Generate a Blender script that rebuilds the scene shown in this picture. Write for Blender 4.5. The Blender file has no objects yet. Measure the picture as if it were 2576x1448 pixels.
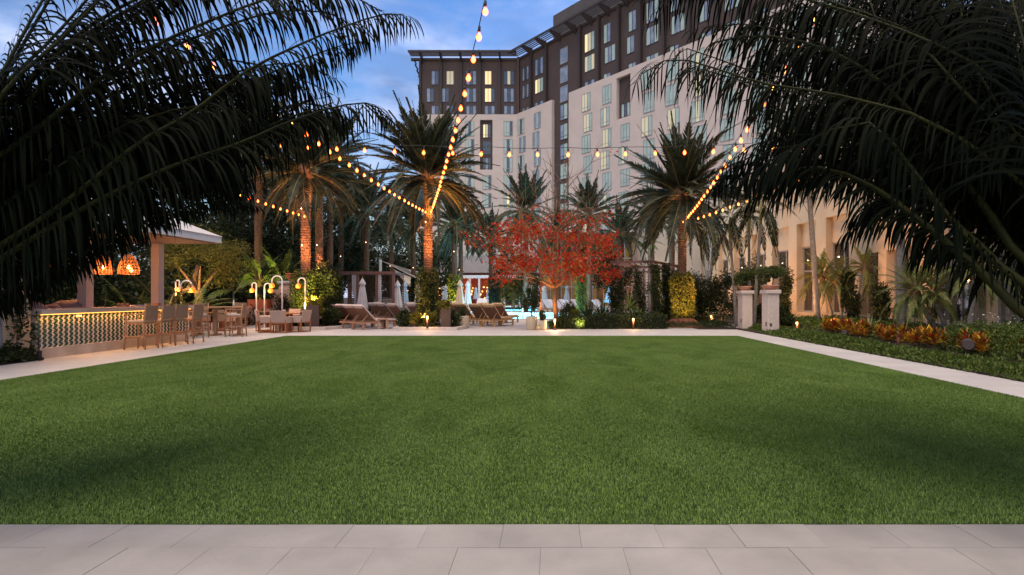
import bpy, math, random
import numpy as np
from mathutils import Vector, Matrix, Euler
random.seed(7); rng = np.random.default_rng(7)
R = math.radians; PI = math.pi
S = bpy.context.scene
COL = S.collection

# ---------------------------------------------------------------- camera
H = 1.45; F = 1431.0; CX = 1382.0; CY = 743.0          # eye height, focal length and vanishing point
cam = bpy.data.cameras.new('camera'); cam.lens = 36 * F / 2576; cam.sensor_width = 36
cam.shift_x = -(CX - 1288) / 2576; cam.shift_y = (CY - 724) / 2576
cam.clip_start = 0.05; cam.clip_end = 3000
co = bpy.data.objects.new('camera', cam); COL.objects.link(co)
co.location = (0, 0, H); co.rotation_euler = (R(90), 0, 0); S.camera = co
# ---------------------------------------------------------------- sky, dusk glow behind the viewer
W = bpy.data.worlds.new('World'); S.world = W; W.use_nodes = True
nt = W.node_tree; nt.nodes.clear(); N = nt.nodes.new; L = nt.links.new
SUN_EL, SUN_AZ = R(7), R(200)
sky = N('ShaderNodeTexSky'); sky.sky_type = 'NISHITA'; sky.sun_disc = False
sky.sun_elevation = SUN_EL; sky.sun_rotation = SUN_AZ; sky.altitude = 0; sky.air_density = 1.6; sky.dust_density = 1.0; sky.ozone_density = 3.0
geo = N('ShaderNodeTexCoord')
sep = N('ShaderNodeSeparateXYZ'); L(geo.outputs['Generated'], sep.inputs[0])
tint = N('ShaderNodeMixRGB'); tint.blend_type = 'MULTIPLY'; tint.inputs[0].default_value = 1
tint.inputs[2].default_value = (0.72, .92, 1.62, 1); L(sky.outputs[0], tint.inputs[1])
mp = N('ShaderNodeMapping'); mp.inputs['Scale'].default_value = (1.0, 1.0, 2.6); L(geo.outputs['Generated'], mp.inputs[0])
nz = N('ShaderNodeTexNoise'); nz.inputs['Scale'].default_value = 3.4; nz.inputs['Detail'].default_value = 9; nz.inputs['Roughness'].default_value = .58; nz.inputs['Distortion'].default_value = .5
L(mp.outputs[0], nz.inputs[0])
cr = N('ShaderNodeValToRGB'); cr.color_ramp.elements[0].position = .40; cr.color_ramp.elements[1].position = .60
L(nz.outputs[0], cr.inputs[0])
low = N('ShaderNodeMapRange'); low.inputs[1].default_value = .62; low.inputs[2].default_value = .12; low.inputs[3].default_value = .12; low.inputs[4].default_value = 1.0
L(sep.outputs[2], low.inputs[0])
mm = N('ShaderNodeMath'); mm.operation = 'MULTIPLY'; L(cr.outputs[0], mm.inputs[0]); L(low.outputs[0], mm.inputs[1])
nz2 = N('ShaderNodeTexNoise'); nz2.inputs['Scale'].default_value = 6.5; nz2.inputs['Detail'].default_value = 6; L(mp.outputs[0], nz2.inputs[0])
cc = N('ShaderNodeValToRGB'); cc.color_ramp.elements[0].position = .36; cc.color_ramp.elements[1].position = .62
cc.color_ramp.elements[0].color = (1.15, 1.3, 1.9, 1); cc.color_ramp.elements[1].color = (3.6, 4.0, 5.6, 1)
L(nz2.outputs[0], cc.inputs[0])
cmix = N('ShaderNodeMixRGB'); L(mm.outputs[0], cmix.inputs[0]); L(tint.outputs[0], cmix.inputs[1]); L(cc.outputs[0], cmix.inputs[2])
bg = N('ShaderNodeBackground'); bg.inputs[1].default_value = .148; L(cmix.outputs[0], bg.inputs[0])
wo = N('ShaderNodeOutputWorld'); L(bg.outputs[0], wo.inputs[0])
# ---------------------------------------------------------------- soft last light
sl = bpy.data.lights.new('sun', 'SUN'); sl.energy = 2.7; sl.angle = R(70); sl.color = (1, .83, .62)
so = bpy.data.objects.new('sun', sl); COL.objects.link(so)
so.rotation_euler = (R(14), 0, R(-12))
vs = S.view_settings; vs.view_transform = 'Standard'; vs.look = 'None'; vs.exposure = .75; vs.gamma = 1; vs.use_curve_mapping = False
cy = S.cycles; cy.use_denoising = True; cy.use_light_tree = True; cy.max_bounces = 6; cy.diffuse_bounces = 3; cy.glossy_bounces = 3
cy.transparent_max_bounces = 12; cy.transmission_bounces = 4; cy.sample_clamp_indirect = 4; cy.caustics_reflective = False; cy.caustics_refractive = False
try: cy.denoiser = 'OPENIMAGEDENOISE'; cy.denoising_prefilter = 'ACCURATE'
except Exception: pass

# ================================================================ helpers
def P(px, py, Y):
    return Vector(((px - CX) * Y / F, Y, H - (py - CY) * Y / F))
def G(px, py):
    Y = H * F / (py - CY); return Vector(((px - CX) * Y / F, Y, 0))

_m = {}
def mat(name, c, rough=.7, c2=None, scale=5, bump=0, bscale=40, spec=.3, metal=0, emit=None, es=1, coords='pos', trans=0, detail=4, contrast=(.35, .65)):
    if name in _m: return _m[name]
    m = bpy.data.materials.new(name); m.use_nodes = True; nt = m.node_tree; b = nt.nodes['Principled BSDF']
    b.inputs['Base Color'].default_value = (*c, 1); b.inputs['Roughness'].default_value = rough
    b.inputs['Specular IOR Level'].default_value = spec; b.inputs['Metallic'].default_value = metal
    src = None
    if c2 is not None or bump:
        if coords == 'pos':
            g = nt.nodes.new('ShaderNodeNewGeometry'); src = g.outputs['Position']
        else:
            g = nt.nodes.new('ShaderNodeTexCoord'); src = g.outputs['Object']
    if c2 is not None:
        n = nt.nodes.new('ShaderNodeTexNoise'); n.inputs['Scale'].default_value = scale; n.inputs['Detail'].default_value = detail
        nt.links.new(src, n.inputs['Vector'])
        r = nt.nodes.new('ShaderNodeValToRGB'); r.color_ramp.elements[0].position = contrast[0]; r.color_ramp.elements[1].position = contrast[1]
        r.color_ramp.elements[0].color = (*c, 1); r.color_ramp.elements[1].color = (*c2, 1)
        nt.links.new(n.outputs['Fac'], r.inputs[0]); nt.links.new(r.outputs[0], b.inputs['Base Color'])
    if bump:
        n = nt.nodes.new('ShaderNodeTexNoise'); n.inputs['Scale'].default_value = bscale; n.inputs['Detail'].default_value = 5
        nt.links.new(src, n.inputs['Vector'])
        bp = nt.nodes.new('ShaderNodeBump'); bp.inputs['Strength'].default_value = bump; bp.inputs['Distance'].default_value = .01
        nt.links.new(n.outputs['Fac'], bp.inputs['Height']); nt.links.new(bp.outputs[0], b.inputs['Normal'])
    if emit is not None:
        b.inputs['Emission Color'].default_value = (*emit, 1); b.inputs['Emission Strength'].default_value = es
    if trans:
        t = nt.nodes.new('ShaderNodeBsdfTranslucent'); mx = nt.nodes.new('ShaderNodeMixShader'); mx.inputs[0].default_value = trans
        o = nt.nodes['Material Output']; nt.links.new(b.outputs[0], mx.inputs[1]); nt.links.new(t.outputs[0], mx.inputs[2]); nt.links.new(mx.outputs[0], o.inputs[0])
        if c2 is not None: nt.links.new(r.outputs[0], t.inputs[0])
        else: t.inputs[0].default_value = (*c, 1)
    _m[name] = m; return m

def foliage(name, cols, rough=.5, scale=9, trans=.25, spec=.25, rw=.35, p0=.45):
    """leaf colours vary leaf clump by leaf clump (own colour of the leaves)"""
    if name in _m: return _m[name]
    m = bpy.data.materials.new(name); m.use_nodes = True; nt = m.node_tree; b = nt.nodes['Principled BSDF']
    b.inputs['Roughness'].default_value = rough; b.inputs['Specular IOR Level'].default_value = spec
    g = nt.nodes.new('ShaderNodeNewGeometry'); n = nt.nodes.new('ShaderNodeTexNoise'); n.inputs['Scale'].default_value = scale; n.inputs['Detail'].default_value = 3
    nt.links.new(g.outputs['Position'], n.inputs['Vector'])
    ad = nt.nodes.new('ShaderNodeMath'); ad.operation = 'MULTIPLY_ADD'; ad.inputs[1].default_value = rw
    nt.links.new(g.outputs['Random Per Island'], ad.inputs[0]); nt.links.new(n.outputs['Fac'], ad.inputs[2])
    r = nt.nodes.new('ShaderNodeValToRGB'); e = r.color_ramp.elements
    k = len(cols)
    e[0].position = p0; e[1].position = .9 if rw < .5 else 1.0; e[0].color = (*cols[0], 1); e[1].color = (*cols[-1], 1)
    for i in range(1, k - 1):
        q = e.new(p0 + ((.9 if rw < .5 else 1.0) - p0) * i / (k - 1)); q.color = (*cols[i], 1)
    nt.links.new(ad.outputs[0], r.inputs[0]); nt.links.new(r.outputs[0], b.inputs['Base Color'])
    if trans:
        t = nt.nodes.new('ShaderNodeBsdfTranslucent'); mx = nt.nodes.new('ShaderNodeMixShader'); mx.inputs[0].default_value = trans
        o = nt.nodes['Material Output']; nt.links.new(b.outputs[0], mx.inputs[1]); nt.links.new(t.outputs[0], mx.inputs[2]); nt.links.new(mx.outputs[0], o.inputs[0])
        nt.links.new(r.outputs[0], t.inputs[0])
    _m[name] = m; return m

def glow(name, c, s, clear=0):
    if name in _m: return _m[name]
    m = bpy.data.materials.new(name); m.use_nodes = True; nt = m.node_tree; nt.nodes.clear()
    e = nt.nodes.new('ShaderNodeEmission'); e.inputs[0].default_value = (*c, 1); e.inputs[1].default_value = s
    o = nt.nodes.new('ShaderNodeOutputMaterial')
    if clear:
        t = nt.nodes.new('ShaderNodeBsdfTransparent'); a = nt.nodes.new('ShaderNodeAddShader')
        nt.links.new(t.outputs[0], a.inputs[0]); nt.links.new(e.outputs[0], a.inputs[1]); nt.links.new(a.outputs[0], o.inputs[0])
    else: nt.links.new(e.outputs[0], o.inputs[0])
    _m[name] = m; return m

class MB:
    def __init__(s): s.v = []; s.f = []
    def add(s, v, f):
        b = len(s.v); s.v.extend([tuple(p) for p in v]); s.f.extend([tuple(b + i for i in q) for q in f]); return s
    def box(s, c, d, rz=0, rx=0, ry=0):
        M = Euler((rx, ry, rz)).to_matrix(); c = Vector(c)
        v = [c + M @ Vector((sx * d[0] / 2, sy * d[1] / 2, sz * d[2] / 2)) for sx in (-1, 1) for sy in (-1, 1) for sz in (-1, 1)]
        return s.add(v, [(0, 1, 3, 2), (4, 6, 7, 5), (0, 4, 5, 1), (2, 3, 7, 6), (0, 2, 6, 4), (1, 5, 7, 3)])
    def b2(s, a, b):
        return s.box([(a[i] + b[i]) / 2 for i in range(3)], [abs(b[i] - a[i]) for i in range(3)])
    def tube(s, pts, r, n=8, cap=True):
        pts = [Vector(p) for p in pts]; k = len(pts)
        rr = r if isinstance(r, (list, tuple)) else [r] * k
        v = []; ref = None
        for i, p in enumerate(pts):
            t = (pts[min(i + 1, k - 1)] - pts[max(i - 1, 0)]).normalized()
            if ref is None: ref = t.orthogonal().normalized()
            u = (ref - t * ref.dot(t)).normalized(); ref = u; w = t.cross(u)
            for j in range(n):
                a = 2 * PI * j / n; v.append(p + (u * math.cos(a) + w * math.sin(a)) * rr[i])
        f = [(i * n + j, i * n + (j + 1) % n, (i + 1) * n + (j + 1) % n, (i + 1) * n + j) for i in range(k - 1) for j in range(n)]
        if cap: f += [tuple(range(n))[::-1], tuple((k - 1) * n + j for j in range(n))]
        return s.add(v, f)
    def lathe(s, prof, c=(0, 0, 0), n=16, wob=0, folds=0):
        v = []; k = len(prof)
        for (r, z) in prof:
            for j in range(n):
                a = 2 * PI * j / n; q = r * (1 + (wob * math.cos(folds * a) if folds else 0))
                v.append((c[0] + q * math.cos(a), c[1] + q * math.sin(a), c[2] + z))
        f = [(i * n + j, i * n + (j + 1) % n, (i + 1) * n + (j + 1) % n, (i + 1) * n + j) for i in range(k - 1) for j in range(n)]
        f += [tuple(range(n))[::-1], tuple((k - 1) * n + j for j in range(n))]
        return s.add(v, f)
    def prism(s, poly, z0, z1):
        n = len(poly); v = [(x, y, z0) for x, y in poly] + [(x, y, z1) for x, y in poly]
        f = [(i, (i + 1) % n, n + (i + 1) % n, n + i) for i in range(n)] + [tuple(range(n))[::-1], tuple(range(n, 2 * n))]
        return s.add(v, f)
    def mesh(s, name, m, smooth=False):
        me = bpy.data.meshes.new(name); me.from_pydata(s.v, [], s.f)
        if m: me.materials.append(m)
        if smooth: me.polygons.foreach_set('use_smooth', [True] * len(me.polygons))
        me.update(); return me

def link(name, me, parent=None, loc=(0, 0, 0), rot=(0, 0, 0), sc=None):
    o = bpy.data.objects.new(name, me); COL.objects.link(o); o.location = loc; o.rotation_euler = rot
    if sc is not None: o.scale = (sc,) * 3 if not hasattr(sc, '__len__') else sc
    if parent is not None: o.parent = parent
    return o
def obj(name, mb, m, parent=None, smooth=False, loc=(0, 0, 0), rot=(0, 0, 0), bevel=0):
    o = link(name, mb.mesh(name, m, smooth), parent, loc, rot)
    if bevel:
        b = o.modifiers.new('bevel', 'BEVEL'); b.width = bevel; b.segments = 2; b.limit_method = 'ANGLE'
    return o
def tag(o, label, cat=None, group=None, kind=None):
    if label: o['label'] = label
    if cat: o['category'] = cat
    if group: o['group'] = group
    if kind: o['kind'] = kind
    return o
def thing(name, label, cat, loc=(0, 0, 0), rz=0, group=None):
    o = link(name, None, None, loc, (0, 0, rz)); return tag(o, label, cat, group)
def dup(root, loc, rz, label=None, sc=None):
    r = root.copy(); COL.objects.link(r); r.location = loc; r.rotation_euler = (0, 0, rz)
    if sc: r.scale = (sc,) * 3
    if label: r['label'] = label
    for ch in list(root.children):
        c = ch.copy(); COL.objects.link(c); c.parent = r
        for g in list(ch.children):
            d = g.copy(); COL.objects.link(d); d.parent = c
    return r
def struct(name, mb, m, parent=None, **k):
    o = obj(name, mb, m, parent, **k)
    if parent is None: o['kind'] = 'structure'
    return o
def lamp(parent, loc, e, c=(1, .5, .16), r=.03, name='lamp_light'):
    l = bpy.data.lights.new(name, 'POINT'); l.energy = e; l.color = c; l.shadow_soft_size = r
    o = bpy.data.objects.new(name, l); COL.objects.link(o); o.location = loc
    if parent is not None: o.parent = parent
    return o
def spot(parent, loc, tgt, e, c=(1, .6, .2), ang=70, r=.05):
    l = bpy.data.lights.new('uplight_or_fill', 'SPOT'); l.energy = e; l.color = c; l.shadow_soft_size = r; l.spot_size = R(ang); l.spot_blend = .8
    o = bpy.data.objects.new('uplight_or_fill', l); COL.objects.link(o); o.location = loc
    o.rotation_euler = (Vector(tgt) - Vector(loc)).to_track_quat('-Z', 'Y').to_euler()
    if parent is not None: o.parent = parent
    return o

def quads_mesh(name, V, nq, m, smooth=False):
    """V: (nq*4,3) array of separate quads"""
    me = bpy.data.meshes.new(name); n = len(V)
    me.vertices.add(n); me.vertices.foreach_set('co', np.ascontiguousarray(V, dtype=np.float32).ravel())
    me.loops.add(n); me.loops.foreach_set('vertex_index', np.arange(n, dtype=np.int32))
    me.polygons.add(nq); me.polygons.foreach_set('loop_start', np.arange(nq, dtype=np.int32) * 4)
    try: me.polygons.foreach_set('loop_total', np.full(nq, 4, dtype=np.int32))
    except Exception: pass
    me.materials.append(m); me.update(calc_edges=True); me.validate(); return me
def unit(a): return a / np.maximum(np.linalg.norm(a, axis=-1, keepdims=True), 1e-9)
def leaves(pts, size, aspect=.5, up=.3, jitter=.4, outward=None):
    """rhombic leaves at pts; returns (4n,3)"""
    n = len(pts); d = unit(rng.normal(size=(n, 3)) + (outward if outward is not None else 0) + np.array([0, 0, up]))
    w = unit(np.cross(d, rng.normal(size=(n, 3)))); nn = np.cross(d, w)
    s = (size * (1 + jitter * (rng.random(n) * 2 - 1)))[:, None]
    V = np.empty((n, 4, 3)); V[:, 0] = pts; V[:, 1] = pts + d * s * .5 + w * s * aspect * .5 + nn * s * .06
    V[:, 2] = pts + d * s; V[:, 3] = pts + d * s * .5 - w * s * aspect * .5 + nn * s * .06
    return V.reshape(-1, 3)
def leaf_mesh(name, pts, size, m, **k):
    return quads_mesh(name, leaves(np.asarray(pts), size, **k), len(pts), m)
def blob_pts(n, c, r, shell=.55, clumps=0, cl=.25):
    """points through a lumpy ellipsoid, denser towards the outside, gathered into clumps with gaps"""
    r = np.array(r); c = np.array(c)
    if clumps:
        cd = unit(rng.normal(size=(clumps, 3))); cr_ = shell + (1 - shell) * rng.random((clumps, 1)) ** .7
        cc_ = cd * cr_; idx = rng.integers(0, clumps, n); sz = cl * (.5 + rng.random((clumps, 1)))
        q = cc_[idx] + unit(rng.normal(size=(n, 3))) * sz[idx] * rng.random((n, 1)) ** .4
    else:
        q = unit(rng.normal(size=(n, 3))) * (shell + (1 - shell) * rng.random((n, 1)))
    return q * r + c
def box_pts(n, a, b, lump=.12, face=None):
    a = np.array(a, float); b = np.array(b, float); q = rng.random((n, 3))
    # push most of the leaves to the faces
    ax = rng.integers(0, 3, n); sel = rng.random(n) < .8
    side = (rng.random(n) < .5).astype(float)
    for k in range(3):
        mk = sel & (ax == k)
        sd = side[mk] if k < 2 else np.ones(mk.sum())
        q[mk, k] = sd
    p = a + q * (b - a)
    p += np.sin(p[:, [1, 2, 0]] * 5.1 + p[:, [2, 0, 1]] * 3.3) * lump + rng.normal(size=(n, 3)) * lump * .35
    return p

def spline(pts, n):
    P_ = np.array(pts, float); k = len(P_)
    d = np.r_[0, np.cumsum(np.linalg.norm(np.diff(P_, axis=0), axis=1))]; t = np.linspace(0, d[-1], n)
    E = np.vstack([2 * P_[0] - P_[1], P_, 2 * P_[-1] - P_[-2]]); out = np.empty((n, 3))
    for i, tt in enumerate(t):
        j = min(np.searchsorted(d, tt, 'right') - 1, k - 2); u = (tt - d[j]) / (d[j + 1] - d[j] + 1e-9)
        a, b, c, e = E[j], E[j + 1], E[j + 2], E[j + 3]
        out[i] = .5 * ((2 * b) + (-a + c) * u + (2 * a - 5 * b + 4 * c - e) * u * u + (-a + 3 * b - 3 * c + e) * u ** 3)
    return out, t / d[-1], d[-1]
def leaflet_strips(path, n, Lmax, w, g=1.0, fwd=.6, lift=0.0, t0=.12, seg=6, jit=.12, tipf=.35, up=(0, 0, 1), env=1.08):
    """array (2n, seg+1, 2, 3) of leaflet strips along both sides of a rachis"""
    pts, tt, Ltot = spline(path, n + 2)
    T = unit(np.gradient(pts, axis=0)); U = np.array(up, float)
    Sd = unit(np.cross(T, U)); Nn = unit(np.cross(Sd, T))
    out = []
    for sgn in (-1, 1):
        i0 = np.arange(1, n + 1); u = tt[i0]; i0 = i0[u > t0]; u = u[u > t0]
        base = pts[i0] + T[i0] * rng.normal(size=(len(i0), 1)) * .004; x = (u - t0) / (1 - t0)
        Lf = Lmax * (np.sin(np.clip(x * env + .13, 0, 1) * PI) ** .55 * (1 - tipf * x)) * (1 + jit * rng.normal(size=len(i0)))
        Lf = np.maximum(Lf, Lmax * .12)
        D = unit(Sd[i0] * sgn + T[i0] * (fwd + .5 * x[:, None]) + Nn[i0] * lift + rng.normal(size=(len(i0), 3)) * jit * .6)
        gg = g * (1 + .35 * rng.normal(size=(len(i0), 1)))
        p = base.copy(); st = np.empty((len(i0), seg + 1, 2, 3)); d = D.copy()
        for k in range(seg + 1):
            s = k / seg; ww = w * (math.sin(min(s * 2.2 + .35, 1.57)) if s < .6 else max(.04, 1 - ((s - .6) / .4) ** 1.5)) * .5
            Wv = unit(T[i0] - d * np.sum(T[i0] * d, axis=1, keepdims=True))
            st[:, k, 0] = p - Wv * ww; st[:, k, 1] = p + Wv * ww
            d = unit(D + np.array([0, 0, -1.0]) * gg * (s + .12) ** 1.25 * 1.8); p = p + d * (Lf / seg)[:, None]
        out.append(st)
    return np.concatenate(out), pts
def strips_mesh(name, st, m):
    n, k = st.shape[:2]; nv = n * k * 2
    me = bpy.data.meshes.new(name); me.vertices.add(nv); me.vertices.foreach_set('co', st.astype(np.float32).ravel())
    a = (np.arange(n)[:, None] * k + np.arange(k - 1)[None]) * 2; a = a.ravel()
    F_ = np.stack([a, a + 1, a + 3, a + 2], 1).astype(np.int32)
    me.loops.add(F_.size); me.loops.foreach_set('vertex_index', F_.ravel()); me.polygons.add(len(F_))
    me.polygons.foreach_set('loop_start', np.arange(len(F_), dtype=np.int32) * 4)
    me.polygons.foreach_set('use_smooth', np.ones(len(F_), dtype=bool))
    me.materials.append(m); me.update(calc_edges=True); return me
# ================================================================ materials
white = mat('white_stucco', (.60, .51, .455), .85, (.555, .47, .42), .6, .15, 60)
whitem = mat('white_painted_metal', (.74, .73, .74), .5)
cream = mat('cream_stucco', (.62, .47, .31), .85, (.57, .43, .28), .8, .25, 50)
darkp = mat('dark_fibre_cement_panel', (.085, .060, .053), .7, (.070, .050, .045), .5)
fins = mat('dark_bronze_steel', (.05, .038, .035), .5)
greybox = mat('grey_render', (.095, .088, .086), .8, (.08, .075, .073), .4)
frame_m = mat('window_frame_grey', (.30, .29, .28), .5)
frame_d = mat('window_frame_dark', (.06, .05, .05), .5)
stone = mat('limestone_paving', (.345, .322, .303), .62, (.25, .233, .220), 2.0, .25, 30, detail=9, contrast=(.3, .72))
stone2 = mat('limestone_coping', (.55, .49, .44), .7, (.46, .41, .36), 6, .3, 40)
travert = mat('travertine_block', (.72, .60, .52), .75, (.60, .49, .42), 14, .5, 60, contrast=(.3, .7))
soil = mat('dark_soil', (.045, .032, .024), .95, (.025, .018, .014), 9, .8, 30)
teak = mat('weathered_teak', (.46, .26, .15), .6, (.36, .20, .11), 12, .2, 60)
teakd = mat('oiled_teak', (.36, .135, .055), .55, (.27, .10, .04), 12, .2, 60)
rope = mat('woven_rope_taupe', (.30, .19, .12), .8, (.22, .135, .085), 60, .5, 120)
ropel = mat('woven_rope_pale', (.50, .36, .29), .8, (.38, .27, .22), 55, .5, 110)
cush = mat('cushion_cream', (.60, .51, .45), .85, (.54, .46, .40), 8, .2, 30)
terra = mat('terracotta', (.60, .17, .085), .75, (.50, .14, .07), 7, .3, 40)
terrap = mat('pale_terracotta', (.60, .30, .21), .75, (.52, .25, .17), 7, .3, 40)
potm = mat('sandstone_pot', (.58, .47, .33), .8, (.48, .38, .26), 9, .4, 50)
blackm = mat('black_powder_coat', (.02, .018, .018), .5)
brownp = mat('brown_painted_steel', (.20, .095, .08), .55, (.17, .08, .068), 5)
greenglz = mat('green_glazed_tile', (.018, .060, .040), .22, (.03, .085, .055), 30, spec=.5)
creamglz = mat('cream_glazed_tile', (.62, .54, .48), .25, (.56, .48, .42), 25, spec=.5)
fabric_w = mat('canvas_white', (.66, .62, .62), .9, (.60, .56, .56), 3, .2, 60)
fabric_b = mat('canvas_pale_blue', (.40, .47, .56), .9, (.34, .41, .50), 3, .2, 60)
sail_m = mat('sail_cloth', (.62, .56, .50), .85, trans=.35)
barkd = mat('date_palm_bark', (.20, .105, .06), .95, (.11, .055, .032), 14, .8, 40)
barkb = mat('date_palm_boot', (.30, .165, .095), .9, (.20, .105, .06), 22, .6, 60)
barkp = mat('smooth_palm_bark', (.26, .235, .20), .9, (.18, .16, .135), 9, .5, 40)
barkt = mat('tree_bark', (.25, .14, .08), .9, (.16, .09, .05), 18, .7, 50)
crownsh = mat('green_crownshaft', (.22, .24, .06), .5, (.30, .26, .07), 6)
LF = dict(
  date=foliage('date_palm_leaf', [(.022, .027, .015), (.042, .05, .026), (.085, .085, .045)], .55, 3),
  dead=foliage('dry_palm_leaf', [(.20, .12, .05), (.30, .19, .08)], .7, 3),
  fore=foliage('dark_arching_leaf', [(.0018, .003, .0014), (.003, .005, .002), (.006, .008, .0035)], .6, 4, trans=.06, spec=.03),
  ivy=foliage('ivy_leaf', [(.025, .045, .012), (.05, .085, .02), (.14, .15, .03)], .5, 12),
  gold=foliage('golden_ivy_leaf', [(.05, .06, .01), (.16, .15, .02), (.32, .26, .03)], .5, 12),
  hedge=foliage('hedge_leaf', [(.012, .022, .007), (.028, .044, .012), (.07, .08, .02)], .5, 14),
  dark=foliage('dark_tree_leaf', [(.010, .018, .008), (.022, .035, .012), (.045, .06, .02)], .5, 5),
  bright=foliage('bright_groundcover_leaf', [(.035, .060, .010), (.085, .130, .022), (.17, .21, .045)], .5, 10),
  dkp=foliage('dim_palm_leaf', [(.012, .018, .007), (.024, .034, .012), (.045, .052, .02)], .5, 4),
  olive=foliage('feathery_leaf', [(.05, .055, .012), (.11, .105, .02), (.19, .17, .04)], .6, 6, trans=.4),
  red=foliage('red_leaf', [(.24, .007, .005), (.50, .013, .008), (.52, .05, .010), (.38, .14, .02)], .5, 3, trans=.35, rw=.5, p0=.4),
  crot=foliage('croton_leaf', [(.04, .06, .015), (.22, .03, .015), (.40, .06, .02), (.07, .11, .02), (.60, .24, .02), (.68, .42, .04)], .4, 4, trans=.15, rw=.6, p0=.42),
  roeb=foliage('pygmy_palm_leaf', [(.06, .095, .02), (.15, .20, .045), (.27, .30, .08)], .5, 5),
  box=foliage('topiary_leaf', [(.03, .045, .012), (.075, .10, .025), (.13, .15, .04)], .5, 18),
  agave=foliage('striped_agave_leaf', [(.30, .36, .16), (.42, .46, .24), (.50, .52, .32)], .5, 5, trans=.1),
  brom=foliage('spiky_leaf', [(.02, .04, .015), (.05, .07, .025)], .4, 5, trans=.1))
rach = mat('olive_rachis', (.022, .024, .005), .5, (.012, .015, .004), 6, spec=.08)
rachd = mat('date_rachis', (.20, .15, .06), .6)

# ================================================================ ground
o = struct('ground', MB().b2((-400, -60, -1.8), (400, 600, -1.45)), soil)
# paved terraces: one sheet with fine joints where single slabs cannot be told apart
pav = mat('terrace_paving', (.49, .46, .45), .62, (.42, .395, .39), 1.1, .2, 30, detail=9, contrast=(.3, .72))
def add_joints(m, sx, sy):
    nt = m.node_tree; b = nt.nodes['Principled BSDF']; g = nt.nodes.new('ShaderNodeNewGeometry')
    br = nt.nodes.new('ShaderNodeTexBrick'); br.offset = .5; br.inputs['Scale'].default_value = 1
    br.inputs['Brick Width'].default_value = sx; br.inputs['Row Height'].default_value = sy; br.inputs['Mortar Size'].default_value = .004
    br.inputs['Color1'].default_value = (1, 1, 1, 1); br.inputs['Color2'].default_value = (.88, .88, .9, 1); br.inputs['Mortar'].default_value = (.6, .58, .56, 1)
    nt.links.new(g.outputs['Position'], br.inputs['Vector'])
    lk = b.inputs['Base Color'].links[0].from_socket
    mx = nt.nodes.new('ShaderNodeMixRGB'); mx.blend_type = 'MULTIPLY'; mx.inputs[0].default_value = .8
    nt.links.new(lk, mx.inputs[1]); nt.links.new(br.outputs['Color'], mx.inputs[2]); nt.links.new(mx.outputs[0], b.inputs['Base Color'])
add_joints(pav, .95, .6)
m = MB()
LX0, LX1, LY0, LY1 = -9.32, 6.66, 3.60, 20.15
m.b2((-40, -8, -.3), (LX0, 90, 0)); m.b2((LX0, LY1, -.3), (7.0, 34, 0)); m.b2((LX0, 34, -.3), (-6.6, 90, 0)); m.b2((LX1, -8, -.3), (7.9, LY1, 0)); m.b2((7.0, LY1, -.3), (9.2, 34, 0))
m.b2((LX0, -8, -.3), (LX1, .266, 0)); m.b2((-6.6, 45.2, -.3), (30, 50, 0)); m.b2((4.6, 34, -.3), (30, 45.2, 0)); m.b2((-6.6, 34, -.3), (-4.6, 45.2, 0)); m.b2((-6.6, 68.5, -.3), (30, 90, 0)); m.b2((-1.2, 50, -.3), (30, 68.5, 0)); m.b2((-6.6, 50, -.3), (-6.2, 68.5, 0))
pavement = struct('pavement', m, pav)
# front strip: single slabs with recessed joints
fp = struct('terrace_bed', MB().b2((LX0, .266, -.3), (LX1, LY0, -.012)), mat('joint_mortar', (.26, .24, .22), .95))
nt = stone.node_tree; bb = nt.nodes['Principled BSDF']; oi = nt.nodes.new('ShaderNodeObjectInfo'); mr = nt.nodes.new('ShaderNodeMapRange'); mr.inputs[3].default_value = .955; mr.inputs[4].default_value = 1.045
sk_ = bb.inputs['Base Color'].links[0].from_socket; vm = nt.nodes.new('ShaderNodeVectorMath'); vm.operation = 'SCALE'; nt.links.new(oi.outputs['Random'], mr.inputs[0]); nt.links.new(sk_, vm.inputs[0]); nt.links.new(mr.outputs[0], vm.inputs['Scale']); nt.links.new(vm.outputs[0], bb.inputs['Base Color'])
tile_me = [MB().b2((-.2355, -.2992, -.04), (.2355, .2992, 0)).mesh('slab', stone)]
rows = [(3.267, 3.596, .5)] + [(3.267 - .6 * (k + 1) + .002, 3.267 - .002, 0) if k == 0 else (3.267 - .6 * (k + 1) + .002, 3.267 - .6 * k - .002, .5 * (k % 2)) for k in range(5)]
for (y0, y1, off) in rows:
    for i in range(-17, 15):
        xc = -1.47 + .473 * (i + .5 + off)
        if xc < LX0 + .25 or xc > LX1 - .25: continue
        if y1 < 2.7 and abs(xc) > 3: continue
        t = link('slab', tile_me[0], fp, (xc, (y0 + y1) / 2, rng.normal() * .0012), (rng.normal() * .0012, rng.normal() * .001, 0), (1, (y1 - y0) / .6, 1))

# ================================================================ lawn: blades instanced over one sheet
turf = struct('lawn_base', MB().b2((LX0, LY0, -.3), (LX1, LY1, -.002)), mat('turf_backing', (.035, .06, .018), .95, (.028, .05, .015), 3))
gm = bpy.data.materials.new('turf_blade'); gm.use_nodes = True; nt = gm.node_tree; b = nt.nodes['Principled BSDF']
b.inputs['Roughness'].default_value = .55; b.inputs['Specular IOR Level'].default_value = .25
g = nt.nodes.new('ShaderNodeNewGeometry')
n1 = nt.nodes.new('ShaderNodeTexNoise'); n1.inputs['Scale'].default_value = 1.1; n1.inputs['Detail'].default_value = 7; n1.inputs['Roughness'].default_value = .62; n1.inputs['Distortion'].default_value = .8
mpn = nt.nodes.new('ShaderNodeMapping'); mpn.inputs['Scale'].default_value = (1, .55, 0); nt.links.new(g.outputs['Position'], mpn.inputs[0]); nt.links.new(mpn.outputs[0], n1.inputs['Vector'])
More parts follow.
